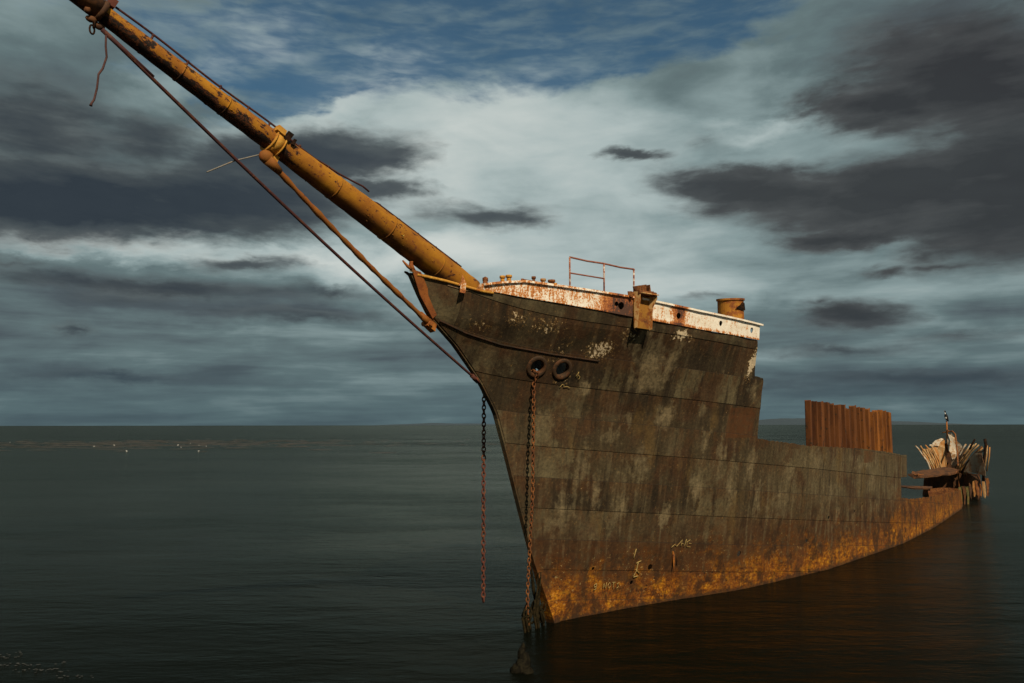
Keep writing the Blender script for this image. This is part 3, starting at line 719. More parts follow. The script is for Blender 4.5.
# frames inside the hull, seen along the broken edge
for x in (5.25, 6.6, 8.0, 9.4, 10.8, 12.2, 13.6, 15.0, 16.4, 17.8):
    mb = MB(); zt = poly(x, TOP_PORT) - .1; pts = [(x, -beam(x, z) + .1, z) for z in np.linspace(.2, zt, 10)]
    mb.tube(pts, .05, 4); mb.build('frame', M['stern_dark'], ship)

# ------------------------------------------------------------------ bowsprit: built along its own axis so the texture follows it
A = Vector((-2.85, 0, 7.305)); Bp = Vector((-11.15, 0, 10.50))
ax = (Bp - A); LEN = ax.length
tt = np.linspace(0, LEN, 60)
rad = np.interp(tt, [0, .7, 2.1, 3.7, 5.1, 7.3, 8.0, LEN], [.29, .285, .262, .230, .187, .148, .132, .122])
mb = MB(); mb.tube([(s_, .03 * math.sin(s_ * .6), 0) for s_ in tt], [r_ * (1 + .010 * math.sin(i * 2.1) + random.uniform(-.012, .012)) for i, r_ in enumerate(rad)], 28)
for s_ in (1.15, 2.55, 3.9, 6.2, 7.0):
    r_ = float(np.interp(s_, tt, rad)); mb.tube([(s_ - .012, .03 * math.sin(s_ * .6), 0), (s_ + .012, .03 * math.sin(s_ * .6), 0)], r_ + .009, 28)
for k in range(90):
    s_ = random.uniform(.2, LEN - .3); a_ = random.uniform(0, 6.28); r_ = float(np.interp(s_, tt, rad)); q = random.uniform(.006, .015)
    mb.ico((s_, .03 * math.sin(s_ * .6) + r_ * math.cos(a_), r_ * math.sin(a_)), q, 1, (2.2, .8, .8), .3)
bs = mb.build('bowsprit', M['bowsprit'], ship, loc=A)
bs.rotation_euler = (0, math.atan2(-(ax.z), ax.x), 0)
bs.rotation_euler = ax.to_track_quat('X', 'Z').to_euler()
def axp(x):  # point on the axis at local ship x
    f = (x - A.x) / (Bp.x - A.x); return A + ax * f
def on_bs(x, up, out=0.0):
    n = Vector((-ax.z, 0, ax.x)).normalized(); n = n if n.z > 0 else -n
    return axp(x) + n * up + Vector((0, out, 0))
ad = ax.normalized()
mb = MB()   # mast band with its lugs
p = axp(-7.72); mb.tube([p - ad * .09, p + ad * .09], .212, 28)
mb.tube([p - ad * .10, p - ad * .075], .228, 28); mb.tube([p + ad * .075, p + ad * .10], .228, 28)
mb.box(p + Vector((.0, -.18, .16)), (.16, .10, .10), (0, .4, 0)); mb.box(p + Vector((.03, 0, -.26)), (.10, .08, .16), (0, .4, 0))
mb.build('mast_band', M['ochre'], ship)
mb = MB(); mb.box(p + Vector((.12, -.22, .10)), (.10, .06, .16), (.3, .5, 0), .02); mb.box(p + Vector((.22, -.23, .02)), (.05, .05, .12), (.3, .3, 0), .02)
mb.build('lug', M['dark_iron'], ship)
mb = MB()   # iron cap at the outer end
p = axp(-10.72); mb.tube([p - ad * .16, p + ad * .5], [.152, .145], 20); mb.tube([p - ad * .19, p - ad * .12], .168, 20)
p2 = on_bs(-10.62, -.20); mb.ico(p2, .06, 2, (1.3, .7, .8), .15); mb.ico(on_bs(-10.72, -.15, -.05), .045, 2, (1, 1, 1), .2); mb.ico(on_bs(-10.5, -.2, .03), .05, 2, (1.4, 1, 1), .2)
mb.build('end_cap', M['stern_dark'], ship)
mb = MB(); mb.box(on_bs(-10.52, .19, -.02), (.10, .12, .14), (0, .4, 0), .015); mb.build('sheave', M['rust_red'], ship)
mb = MB(); mb.link_ring(on_bs(-10.56, -.33), (0, 0, 1), (1, .2, 0), .13, .075, .014); mb.link_ring(on_bs(-10.57, -.24), (0, 0, 1), (.2, 1, 0), .12, .07, .014)
mb.build('shackle', M['dark_iron'], ship)
# thin jackstay on short studs along the top of the spar
def jack(name, pts, studs):
    mb = MB(); mb.tube(pts, .019, 6)
    for x, u_ in studs: mb.tube([on_bs(x, .05), on_bs(x, u_)], .018, 6); mb.ico(on_bs(x, u_), .028, 1)
    mb.build(name, M['stay'], ship)
def rr(x): return float(np.interp((x - A.x) / (Bp.x - A.x) * LEN, tt, rad))
js = np.linspace(-10.45, -7.75, 24)
jack('jackstay', [on_bs(x, rr(x) + .07 + .014 * math.sin(x * 3)) for x in js] + [on_bs(x, rr(x) + .02 + d_) for x, d_ in ((-7.4, .03), (-7.0, .02), (-6.75, .05), (-6.5, .06), (-6.2, .11), (-5.95, .16), (-5.8, .15))],
     [(x, rr(x) + .07) for x in (-9.9, -9.35, -8.8, -8.3, -7.9, -7.3, -6.7)])
js = np.linspace(-5.75, -3.25, 14)
jack('jackstay', [on_bs(x, rr(x) + (.075 if x > -5.6 else .01)) for x in js], [(x, rr(x) + .075) for x in (-5.5, -5.0, -4.5, -4.0, -3.4)])

# stays from spar to stem
mb = MB(); p0, p1 = Vector((-7.85, -.02, 8.86)), Vector((-4.10, -.02, 6.53))
pts = [p0.lerp(p1, f) + Vector((0, 0, -.06 * math.sin(math.pi * f))) for f in np.linspace(0, 1, 40)]
mb.tube(pts, [.048 + .007 * math.sin(i * 1.9) + .006 * math.sin(i * .7) for i in range(40)], 10)
mb.ico(p0 + Vector((-.02, 0, .03)), .12, 2, (1.1, .8, 1)); mb.tube([p0, p0 + Vector((.25, 0, -.16))], [.10, .06], 10)
mb.tube([p1 + Vector((-.22, 0, .14)), p1 + Vector((.05, 0, -.03))], [.06, .085], 10)
mb.build('bobstay', M['bobstay'] if 'bobstay' in M else M['rust_orange'], ship)
mb = MB(); mb.box((-4.02, 0, 6.48), (.24, .12, .16), (0, .5, 0), .02); mb.tube([(-4.1, -.12, 6.5), (-4.1, .12, 6.5)], .05, 10); mb.box((-3.97, -.03, 6.66), (.05, .05, .16), (0, .2, 0), .01)
mb.build('stay_lug', M['rust_orange'], ship)
mb = MB(); p0, p1 = Vector((-10.5, 0, 9.99)), Vector((-2.66, 0, 5.47))
pts = [p0.lerp(p1, f) + Vector((0, 0, -.10 * math.sin(math.pi * f))) for f in np.linspace(0, 1, 50)]
mb.tube(pts, .028, 8); mb.tube([p0 + Vector((-.05, 0, .03)), p0.lerp(p1, .09)], .034, 8); mb.tube([p0.lerp(p1, .985), p1 + Vector((.08, 0, -.05))], .05, 8)
mb.build('outer_stay', M['stay'] if 'stay' in M else M['rust_red'], ship)
mb = MB(); mb.box((-2.60, 0, 5.46), (.16, .10, .10), (0, .5, 0), .01); mb.build('stay_lug', M['rust_red'], ship)
mb = MB(); mb.tube([(-7.93, .02, 8.93), (-8.4, .04, 8.70), (-8.86, .06, 8.40)], .011, 6); mb.build('whisker_wire', M['grey_wire'], ship)

# ------------------------------------------------------------------ deck gear along the port rail
def rail_pt(x, up, inb=.05): return Vector((x, -beam(x, poly(x, SHEER)) + inb, poly(x, BAND) + up))
mb = MB(); pts = [rail_pt(-1.20, 0), rail_pt(-.32, 0), rail_pt(.52, 0)]
tops = [.72, .71, .70]
rl = bpy.data.objects.new('railing', None); rl.location = pts[0]; link(rl, ship)
for i, (p, h_) in enumerate(zip(pts, tops)):
    mb = MB(); mb.tube([p + Vector((0, 0, -.06)) - pts[0], p + Vector((.01 * i, 0, h_)) - pts[0]], .019, 8); mb.build('rail_post', M['railing'], rl)
mb = MB(); q = [pts[i] + Vector((.01 * i, 0, tops[i])) for i in range(3)]
mb.tube([q[0], q[0].lerp(q[1], .5) + Vector((0, 0, -.015)), q[1], q[1].lerp(q[2], .55) + Vector((0, 0, -.01)), q[2] + Vector((0, 0, .01))], .021, 8)
b_ = mb; mb = MB(); mb.tube([pts[0] + Vector((0, 0, .37)), pts[0].lerp(pts[1], .5) + Vector((0, 0, .37)), pts[1] + Vector((0, 0, .37))], .017, 8)
b_.ico(q[2], .03, 1)
for k_ in (mb, b_):
    k_.v = [tuple(Vector(p) - pts[0]) for p in k_.v]; k_.build('rail_pipe', M['rail_red'], rl)
# bitts and stumps
def bitt(x, h_, r_, inb=.1, lean=0, head=True):
    mb = MB(); p = rail_pt(x, .03, inb)
    mb.tube([p, p + Vector((lean, 0, h_))], [r_, r_ * .85], 8)
    if head: mb.tube([p + Vector((lean, 0, h_ - .03)), p + Vector((lean, 0, h_ + .02))], r_ * 1.35, 8)
    return mb
for x, h_, r_, mt in ((-2.72, .12, .045, 'ochre'), (-2.58, .13, .05, 'ochre'), (-2.02, .14, .035, 'rust'), (-1.80, .12, .045, 'stern_tan'), (-1.60, .12, .06, 'rust'), (-1.52, .08, .06, 'ochre')):
    bitt(x, h_, r_, head=h_ > .1).build('bitt', M[mt], ship)
mb = MB(); mb.tube([rail_pt(-2.3, .07), rail_pt(-2.1, .06)], .03, 6); mb.tube([rail_pt(-2.32, .02), rail_pt(-2.32, .10)], .03, 6); mb.build('cleat', M['rust'], ship)
mb = MB(); mb.tube([(-3.08, -.62, 7.2), (-3.06, -.62, 7.45)], .05, 8); mb.ico((-3.06, -.62, 7.46), .065, 1, j=.15); mb.build('bitt', M['rust'], ship)
# small bent fairlead plate on the bow edge
mb = MB(); nn = normal_at(-3.62, 7.2)
c0 = on_hull(-3.64, 7.30, .06)
mb.plate([c0 + Vector((-.02, 0, .20)), c0 + Vector((.05, 0, .10)), c0 + Vector((.10, 0, .03)), c0 + Vector((.06, 0, -.17)), c0 + Vector((-.10, 0, -.17)), c0 + Vector((-.06, 0, .02))], nn, .02)
mb.box(c0 + Vector((.0, .03, .0)), (.12, .06, .05))
mb.build('fairlead', M['cap'] if 'cap' in M else M['bulwark'], ship)

# cathead: a U-shaped iron chute hung over the side with torn rollers on top
def cat(x, z, off):
    p = Vector((x, -beam(x, poly(x, SHEER)) - .06, z)); return p + Vector((.0, -off, 0))
mb = MB()
xa, xb = .36, .80
mb.plate([cat(xa, 7.46, .02), cat(xb, 7.44, .02), cat(xb, 6.66, .03), cat(xa, 6.68, .03)], (0, 1, 0), .03)
back = mb.build('cathead', M['cat'], ship)
mb = MB()
mb.plate([cat(xa, 7.50, .04), cat(xa, 7.48, .20), cat(xa, 7.30, .20), cat(xa, 6.68, .10), cat(xa, 6.66, .04)], (1, 0, 0), .025)
mb.plate([cat(xb, 7.48, .04), cat(xb, 7.45, .24), cat(xb, 7.36, .25), cat(xb, 7.15, .13), cat(xb, 6.66, .10), cat(xb, 6.64, .04)], (1, 0, 0), .025)
mb.plate([cat(xa, 7.485, .03), cat(xb, 7.465, .03), cat(xb, 7.43, .30), cat(xa, 7.45, .27)], (0, 0, 1), .02)
mb.build('side_flange', M['flange'], back)
mb = MB()
mb.tube([cat(xa - .02, 7.47, .17), cat(xb + .02, 7.45, .19)], .055, 12)
mb.box(cat(.44, 7.50, .08), (.13, .18, .20), (0, .1, 0), .03); mb.box(cat(.58, 7.54, .03), (.09, .16, .24), (.1, -.2, 0), .03)
mb.box(cat(.74, 7.55, .05), (.10, .15, .26), (0, .1, 0), .03); mb.box(cat(.86, 7.48, .02), (.07, .12, .14), (0, .3, 0), .02)
mb.box(cat(.23, 7.42, .06), (.10, .1, .12), (0, .2, 0), .02); mb.ico(cat(1.02, 7.46, .0), .045, 1)
mb.build('roller', M['rust'], back)

# drum-shaped ventilator
dx, dy = 4.58, -2.55
mb = MB(); zb, zt_ = poly(dx, SHEER) - .1, 7.80; r_ = .335; N = 36; prof = [(r_, zb), (r_, zt_ - .06), (r_ + .03, zt_ - .05), (r_ + .03, zt_), (r_ - .04, zt_ + .005), (r_ - .05, zt_ - .2)]
vs = []; fs = []
for k in range(N):
    a_ = 2 * math.pi * k / N; rw = 1 + .015 * math.sin(3 * a_)
    for rr_, z in prof: vs.append((dx + math.cos(a_) * rr_ * rw, dy + math.sin(a_) * rr_ * rw, z + .03 * math.sin(a_ + 1)))
np_ = len(prof)
for k in range(N):
    for i in range(np_ - 1): fs.append((k * np_ + i, ((k + 1) % N) * np_ + i, ((k + 1) % N) * np_ + i + 1, k * np_ + i + 1))
fs.append([k * np_ + np_ - 1 for k in range(N)])
mb.add(vs, fs, False); drum = mb.build('ventilator', M['drum'], ship)
# rust hole in its flank: a near-black plate paints the shade inside
dm = MB(); a_ = R(255); c_ = Vector((dx + math.cos(a_) * r_, dy + math.sin(a_) * r_, zt_ - .27)); n = Vector((math.cos(a_), math.sin(a_), 0))
dm.plate([c_ + n * .004 + Vector((-n.y, n.x, 0)) * q + Vector((0, 0, h_)) for q, h_ in ((-.19, -.02), (-.05, .06), (.05, .15), (.13, .13), (.15, -.06), (.02, -.08))], n, .03)
dm.build('hole_shade_plate', M['dark_iron'], drum)

# ------------------------------------------------------------------ corrugated screen amidships
mb = MB(); n = 17; x0, x1 = 9.8, 18.2
for i in range(n):
    a_ = x0 + (x1 - x0) * (i + .14 * math.sin(i * 2.3)) / n; b_ = x0 + (x1 - x0) * (i + 1 + .14 * math.sin((i + 1) * 2.3)) / n
    gap = (.20 if i < 1 else .12 if i < 5 else .07)
    zt_ = 5.26 - .035 * (a_ - x0) + random.uniform(-.03, .03) - (.07 if i in (7, 12) else 0); zb = 3.3
    ys = -2.62 - .045 * (a_ - x0) 
    xs = np.linspace(a_, b_ - gap, 6); prof = [(x, ys - .05 * math.sin(math.pi * k / 5) ** .8 - .07 * k / 5) for k, x in enumerate(xs)]
    vs = []
    for z in np.linspace(zb, zt_, 5):
        for k, (x, y) in enumerate(prof): vs.append((x + .05 * (z - zb) / 2, y, z + (random.uniform(-.06, .04) if z == zt_ else 0)))
        for x, y in reversed(prof): vs.append((x + .05 * (z - zb) / 2, y + .03, z))
    fs = []; q = 12
    for j in range(4):
        for k in range(q): fs.append((j * q + k, j * q + (k + 1) % q, (j + 1) * q + (k + 1) % q, (j + 1) * q + k))
    fs.append(tuple(range(q))); fs.append(tuple(range(4 * q, 5 * q)))
    mb.add(vs, fs)
    zr = zt_ + random.uniform(-.06, .03); mb.box((a_ + .02, ys - .06, (zb + zr) / 2), (.05, .15, zr - zb), (0, random.uniform(.005, .025), 0), .008)
mb.build('corrugated_screen', M['panel'], ship)

# scrawled paint marks low on the bow
def scrawl(strokes, x0, z0, sc, r_=.011):
    mb = MB()
    for st in strokes:
        pts = []
        for a_, b_ in zip(st[:-1], st[1:]):
            for f in (0, .34, .67): pts.append((a_[0] + (b_[0] - a_[0]) * f, a_[1] + (b_[1] - a_[1]) * f))
        pts.append(st[-1])
        mb.tube([on_hull(x0 + px * sc, z0 + py * sc - .1 * px * sc, .026) for px, py in pts], r_, 5)
    return mb
MG = [[(0, 0), (.35, .3), (.6, .12), (1.15, .72), (1.1, .1)], [(1.05, .35), (1.35, .38)], [(1.5, .05), (1.62, .8)], [(2.1, .75), (1.75, .55), (1.8, .1), (2.3, .08)], [(2.3, .4), (2.0, .4)]]
scrawl(MG, 3.42, 1.40, .28, .009).build('paint_scrawl', M['chalk'], hull)
NT_ = [[(.35, .75), (.05, .6), (.1, .3), (.4, .45), (.4, .8), (.35, .1), (.05, 0)], [(1.5, .1), (1.52, .8), (1.9, .1), (1.95, .85)], [(2.4, .1), (2.2, .5), (2.45, .85), (2.7, .5), (2.4, .1)], [(3.1, .1), (3.1, .85)], [(2.85, .85), (3.4, .85)], [(4.0, .8), (3.65, .65), (3.95, .35), (3.65, .1)]]
scrawl(NT_, 1.12, .60, .20, .008).build('paint_scrawl', M['chalk'], hull)
LN = [[(0, 1.6), (-.1, .9)], [(.2, .55), (.65, .75)], [(.4, .7), (.35, 0), (.15, -.4)], [(.3, .1), (.7, -.2)], [(.15, -.45), (.6, -.35)]]
scrawl(LN, 2.30, .92, .34, .012).build('paint_scrawl', M['chalk'], hull)
KY = [[(0, .3), (.15, .8), (.2, .5), (.2, .2), (.2, .5), (.5, .35), (.45, .05)]]
scrawl(KY, -.42, 5.52, .22, .009).build('paint_scrawl', M['chalk'], hull)
PM = [[(0, 0), (.2, .35), (.4, .3), (.4, .1), (.8, .2), (1.2, .1)]]
scrawl(PM, -.72, 5.34, .22, .008).build('paint_scrawl', M['chalk'], hull)
# rusted flap by the slot low on the bow
mb = MB(); p = on_hull(3.55, 1.08, .05); mb.plate([p + Vector((-.06, 0, .22)), p + Vector((.06, 0, .22)), p + Vector((.04, 0, -.05)), p + Vector((-.01, 0, -.26))], normal_at(3.55, 1.08), .02)
mb.build('torn_flap', M['rust_orange'], hull)
mb = MB(); p = on_hull(3.66, 1.08, .024); mb.plate([p + Vector((-.14, 0, .27)), p + Vector((.07, 0, .27)), p + Vector((.09, 0, .1)), p + Vector((.02, 0, -.18)), p + Vector((-.02, 0, .2))], normal_at(3.66, 1.08), .008)  # near-black plate paints the shade within the open slot
mb.build('slot', M['dark_iron'], hull)

# ------------------------------------------------------------------ chains and ropes (they hang from the ship: things of their own)
RW = Matrix.Translation(Vector(ROOT)) @ Matrix.Rotation(HEAD, 4, 'Z')
def W(p): return RW @ Vector(p)
def chain(name, pts, pitch, L, Wd, r_, mat):
    pts = [W(p) for p in pts]; o0 = pts[0]; mb = MB(); d = [0]
    for a_, b_ in zip(pts[:-1], pts[1:]): d.append(d[-1] + (b_ - a_).length)
    k = 0; s_ = 0
    while s_ < d[-1]:
        i = max(j for j in range(len(d) - 1) if d[j] <= s_); f = (s_ - d[i]) / (d[i + 1] - d[i]); t_ = (pts[i + 1] - pts[i])
        a_ = k * math.pi / 2 + .35 + random.uniform(-.2, .2)
        mb.link_ring(pts[i].lerp(pts[i + 1], f) - o0, t_ + Vector((random.uniform(-.1, .1), random.uniform(-.1, .1), 0)) * t_.length, (math.cos(a_), math.sin(a_), .01), L, Wd, r_)
        s_ += pitch; k += 1
    return mb.build(name, mat, None, loc=o0)
xh, yh = -1.44, beam(-1.44, 5.76)
c1 = chain('anchor_chain', [(xh, yh - .15, 5.70), (xh - .02, yh + .04, 5.62), (-1.50, yh + .07, 5.45), (-1.52, yh + .06, 3.0), (-1.53, yh + .05, .60)], 0.094, .132, .078, .0155, M['chain'] if 'chain' in M else M['rust_red'])
tag(c1, 'red-brown chain hanging clear of the hull under the bow, its free end above the water', 'chain')
c2 = chain('anchor_chain', [(-1.44, -beam(-1.44, 5.7) + .12, 5.70), (-1.44, -beam(-1.44, 5.7) - .09, 5.63), (-1.42, -beam(-1.42, 5.4) - .08, 5.42), (-1.24, -.42, 3.0), (-1.02, -.10, .9), (-.93, -.02, -.35)], 0.088, .122, .068, .0135, M['rust'])
tag(c2, 'brown chain running from the hawse hole down the bow plating into the water', 'chain')
mb = MB(); o0 = W((-10.49, 0, 10.0))
ps = [(-10.49, 0, 10.02), (-10.485, 0, 9.80), (-10.46, .01, 9.65), (-10.50, .02, 9.47), (-10.56, .0, 9.36), (-10.575, -.01, 9.15), (-10.60, 0, 8.98), (-10.63, 0, 8.92), (-10.64, 0, 8.88)]
mb.tube([W(p) - o0 for p in ps], [.016] * 8 + [.024], 6)
tag(mb.build('hanging_rope', M['rope'], None, loc=o0), 'frayed red-brown rope dangling from the outer end of the bowsprit', 'rope')

# weed-grown tangle of old rope and chain at the foot of the stem
mb = MB(); base = W((-.62, 0, 0))
def wl(p): return W(p) - base
r3 = random.Random(4)
for k in range(9):
    x = -1.12 + .105 * k; zt_ = r3.uniform(.40, .80) if k not in (4, 5) else 1.2
    y0 = r3.uniform(-.12, .10)
    pts = [wl((x + .10, y0, zt_)), wl((x + .02, y0 - .03, zt_ * .72)), wl((x - .05, y0 + .02, .32)), wl((x, y0, .05)), wl((x + .05, y0 + .02, -.2))]
    mb.tube(pts, [.012, .022, .026 + r3.uniform(0, .026), .030, .02], 7)
for k in range(7):
    a_ = k * .9; c_ = wl((-1.0 + .1 * k, r3.uniform(-.1, .1), r3.uniform(.15, .5)))
    mb.link_ring(c_, (r3.uniform(-.4, .4), .1, 1), (math.cos(a_), math.sin(a_), 0), .30, .17, .026, 6)
mb.tube([wl((-.78, .02, 2.0)), wl((-.74, .03, 1.4)), wl((-.62, .04, .8)), wl((-.5, .03, .4))], [.010, .022, .04, .03], 8)
tag(mb.build('rope_tangle', M['weed'], None, loc=base), 'black weed-hung tangle of rope and shackles at the foot of the stem', 'rope tangle')
mb = MB(); bpos = Vector((.17, 15.25, 0)); 
for q, (x_, y_, z_, r_, sz_) in enumerate(((0, 0, .0, .15, 1.3), (.06, .12, .10, .11, 1.6), (.0, .22, .2, .075, 2.0), (.03, .3, .3, .045, 2.4), (-.09, -.05, .0, .12, 1.0), (.1, -.1, -.02, .12, .9))): mb.ico((x_, y_, z_), r_, 3, (1, 1.3, sz_), .14)
tag(mb.build('rock', M['rock'], None, loc=bpos), 'small black pointed rock just off the bow where the water meets the shore', 'rock')

# ------------------------------------------------------------------ the broken stern
def sx(p): return Vector(p) - Vector((44, 0, 0))
stern = empty('stern_wreck', W((44, 0, 0)), HEAD)
tag(stern, 'broken stern of the ship with bleached curved ribs fanning open behind the hull', 'stern wreck')
r5 = random.Random(31)
def rib(tip, foot, r_, mat, flat=.5):
    tip, foot = sx(tip), sx(foot); mb = MB()
    pts = []
    for f in np.linspace(0, 1, 9):
        p = foot.lerp(tip, f); bend = .16 * math.sin(math.pi * f) * (tip - foot).length
        s_ = 1 if tip.y > 0 else -1
        pts.append(p + Vector((0, -s_ * bend * .5, bend * -.12)) + Vector((0, r5.uniform(-.025, .025), r5.uniform(-.02, .02))))
    mb.tube(pts, [r_ * .8 * (1.25 - .45 * f) for f in np.linspace(0, 1, 9)], 5)
    mb.v = [tuple(Vector(p) + Vector((r5.uniform(-1, 1), r5.uniform(-1, 1), r5.uniform(-1, 1))) * .014) for p in mb.v]
    return mb.build('rib', mat, stern)
RIBS = [((42, 1.36, 3.14), (42.6, .62, 1.3), .07, 'stern_white'), ((42.7, 1.22, 3.12), (43.2, .50, 1.3), .075, 'stern_tan'), ((43.3, 1.02, 3.16), (43.6, .44, 1.3), .07, 'stern_tan'), ((44, .86, 3.1), (44, .30, 1.3), .07, 'stern_tan'), ((43.7, 1.0, 2.6), (43.7, .5, 1.3), .06, 'stern_tan'),
        ((44.5, -1.16, 3.22), (44.5, -.5, 1.6), .07, 'stern_white'), ((44.0, -1.53, 3.21), (44, -.66, 1.5), .07, 'stern_white'), ((43.5, -1.75, 3.2), (43.7, -.75, 1.4), .06, 'stern_tan'), ((43, -2.12, 3.22), (43.5, -.86, 1.4), .07, 'stern_tan'), ((42.6, -2.35, 3.1), (43, -1.05, 1.4), .07, 'stern_dark'), ((42.2, -2.5, 2.9), (42.6, -1.3, 1.2), .06, 'stern_dark')]
RIBS += [((43.9, -1.40, 3.0), (43.9, -.62, 1.5), .05, 'stern_tan'), ((43.2, -1.95, 3.28), (43.6, -.8, 1.4), .05, 'stern_tan'), ((42.9, -2.25, 3.0), (43.2, -.95, 1.4), .05, 'stern_tan'),
         ((42.4, 1.28, 2.9), (42.9, .56, 1.3), .05, 'stern_dark'), ((42.3, -2.42, 3.05), (42.8, -1.2, 1.3), .05, 'stern_tan'), ((43.6, .95, 3.0), (43.8, .4, 1.4), .05, 'stern_dark'), ((44.2, -1.3, 2.9), (44.2, -.5, 1.6), .05, 'stern_dark')]
for tip, foot, r_, mt in RIBS: rib(tip, foot, r_, M[mt])
r5 = random.Random(31)
def ragged(pts, j=.07, n=3):
    out = []; pts = [Vector(p) for p in pts]
    for a_, b_ in zip(pts, pts[1:] + pts[:1]):
        for k in range(n):
            q = a_.lerp(b_, k / n)
            if k: q = q + Vector((r5.uniform(-j, j) * .4, r5.uniform(-j, j), r5.uniform(-j, j)))
            out.append(q)
    return out
def splate(name, pts, nrm, th, mt):
    mb = MB(); mb.plate([sx(p) for p in ragged(pts)], nrm, th * .7); return mb.build(name, M[mt], stern)
splate('counter_plate', [(45, .34, 3.56), (45, .14, 3.52), (44.7, .12, 2.9), (44.5, .13, 1.5), (44.4, .55, 1.45), (44.5, .62, 2.4), (44.5, 1.02, 3.09)], (1, .2, 0), .05, 'stern_tan')
splate('counter_plate', [(44.95, .35, 3.58), (44.95, .14, 3.53), (44.66, .5, 3.05), (44.45, 1.0, 3.08), (44.6, .85, 3.25)], (1, .2, .1), .06, 'stern_white')
splate('counter_plate', [(45, -.05, 3.85), (45, -.28, 3.8), (45, -.45, 3.6), (44.6, -.9, 3.05), (44.55, -.7, 2.6), (44.5, -.3, 2.2), (44.5, -.1, 2.8)], (1, -.2, 0), .05, 'stern_white')
splate('counter_plate', [(44.9, -.1, 2.75), (44.6, -.62, 2.6), (44.5, -.9, 2.1), (44.4, -.55, 1.4), (44.5, -.25, 1.4)], (1, -.2, 0), .05, 'grey_plate')
splate('side_plate', [(43.3, .62, 1.4), (43.2, .98, 2.3), (43.0, 1.2, 2.9), (44.3, .8, 2.9), (44.3, .4, 1.4)], (.4, 1, -.3), .04, 'stern_tan')
splate('side_plate', [(43.9, -.7, 1.4), (43.6, -1.25, 2.3), (43.4, -1.7, 2.9), (44.4, -1.1, 2.9), (44.4, -.5, 1.6)], (.4, -1, -.3), .04, 'grey_plate')
splate('transom', [(45.4, .9, 3.0), (45.3, 0, 3.3), (45.4, -.9, 3.0), (45.2, -.7, .1), (45.2, .7, .1)], (1, 0, 0), .05, 'stern_dark')
splate('side_plate', [(42.5, -1.3, 1.5), (41.5, -2.62, 1.35), (41.7, -2.55, 2.1), (42.1, -2.42, 2.85), (42.5, -1.7, 2.5)], (1, -.3, .4), .05, 'grey_plate')
splate('side_plate', [(43.6, -.95, 1.5), (42.0, -2.1, 1.4), (40.2, -2.55, 1.0), (40.2, -2.3, -.2), (43.6, -.9, -.2)], (.5, -1, 0), .05, 'stern_dark')
splate('side_plate', [(43.6, .5, 1.5), (42.2, .9, 1.4), (41.5, 1.0, -.2), (43.6, .5, -.2)], (.6, 1, 0), .05, 'stern_dark')
splate('bulkhead', [(43.4, .95, 1.42), (43.4, -2.0, 1.35), (43.4, -2.0, -.2), (43.4, .95, -.2)], (1, 0, 0), .05, 'stern_dark')
splate('bulkhead', [(36.4, -2.05, .86), (36.4, -.55, .80), (36.3, -.45, .55), (36.3, -.5, -.2), (36.4, -2.15, -.2)], (1, 0, 0), .04, 'rust')
mb = MB(); mb.plate([sx(p) for p in ragged(((39.2, 1.25, 1.40), (40.2, 1.05, 1.48), (43.0, .3, 1.62), (43.2, -.85, 1.60), (41.8, -.95, 1.45), (40.2, -.2, 1.32), (39.4, .6, 1.25)), .12)], (0, 0, 1), .10); mb.build('deck_slab', M['stern_dark'], stern)
mb = MB(); mb.tube([sx((39.3, .95, 1.40)), sx((40.6, .2, 1.33)), sx((42.0, -.9, 1.46)), sx((43.1, -.86, 1.60))], .05, 6); mb.tube([sx((39.4, .7, 1.2)), sx((39.45, .7, 1.5))], .03, 6); mb.build('deck_edge', M['rust'], stern)
mb = MB(); mb.plate([sx(p) for p in ((35.9, .95, .86), (36.1, .95, .90), (36.1, -.72, .92), (35.7, -.7, .84), (35.6, .1, .80))], (0, 0, 1), .07); mb.build('plank', M['stern_dark'], stern)
mb = MB(); mb.tube([sx(p) for p in ((45, .03, 2.6), (45, .02, 3.6), (45.02, 0, 4.72))], [.06, .055, .04], 8); mb.tube([sx((45, .3, 3.95)), sx((45, -.12, 4.02))], .035, 6); post = mb.build('stern_post', M['rust_orange'], stern)
mb = MB(); mb.tube([sx(p) for p in ((44.9, -.02, 4.12), (44.85, -.15, 4.02), (44.7, -.36, 4.05), (44.55, -.55, 3.85), (44.1, -.66, 3.3), (43.5, -.79, 2.76), (42.5, -.95, .3))], .05, 8); mb.build('bent_pipe', M['rust'], stern)
for pts, r_, mt in ((((43, -1.92, 3.56), (43, -1.57, 2.9)), .06, 'dark_iron'), (((42, -2.62, 3.6), (42, -2.66, 3.2), (42, -2.5, 2.3), (42, -2.4, 1.0)), .09, 'dark_iron'), (((42, -2.72, 3.2), (42, -2.66, 2.6), (42, -2.45, 1.5)), .05, 'stern_tan'), (((42.1, -2.84, 3.1), (42.1, -2.78, 2.5), (42.1, -2.6, 1.6)), .04, 'stern_tan')):
    mb = MB(); mb.tube([sx(p) for p in pts], r_, 6); mb.build('stanchion', M[mt], stern)
r3 = random.Random(11)
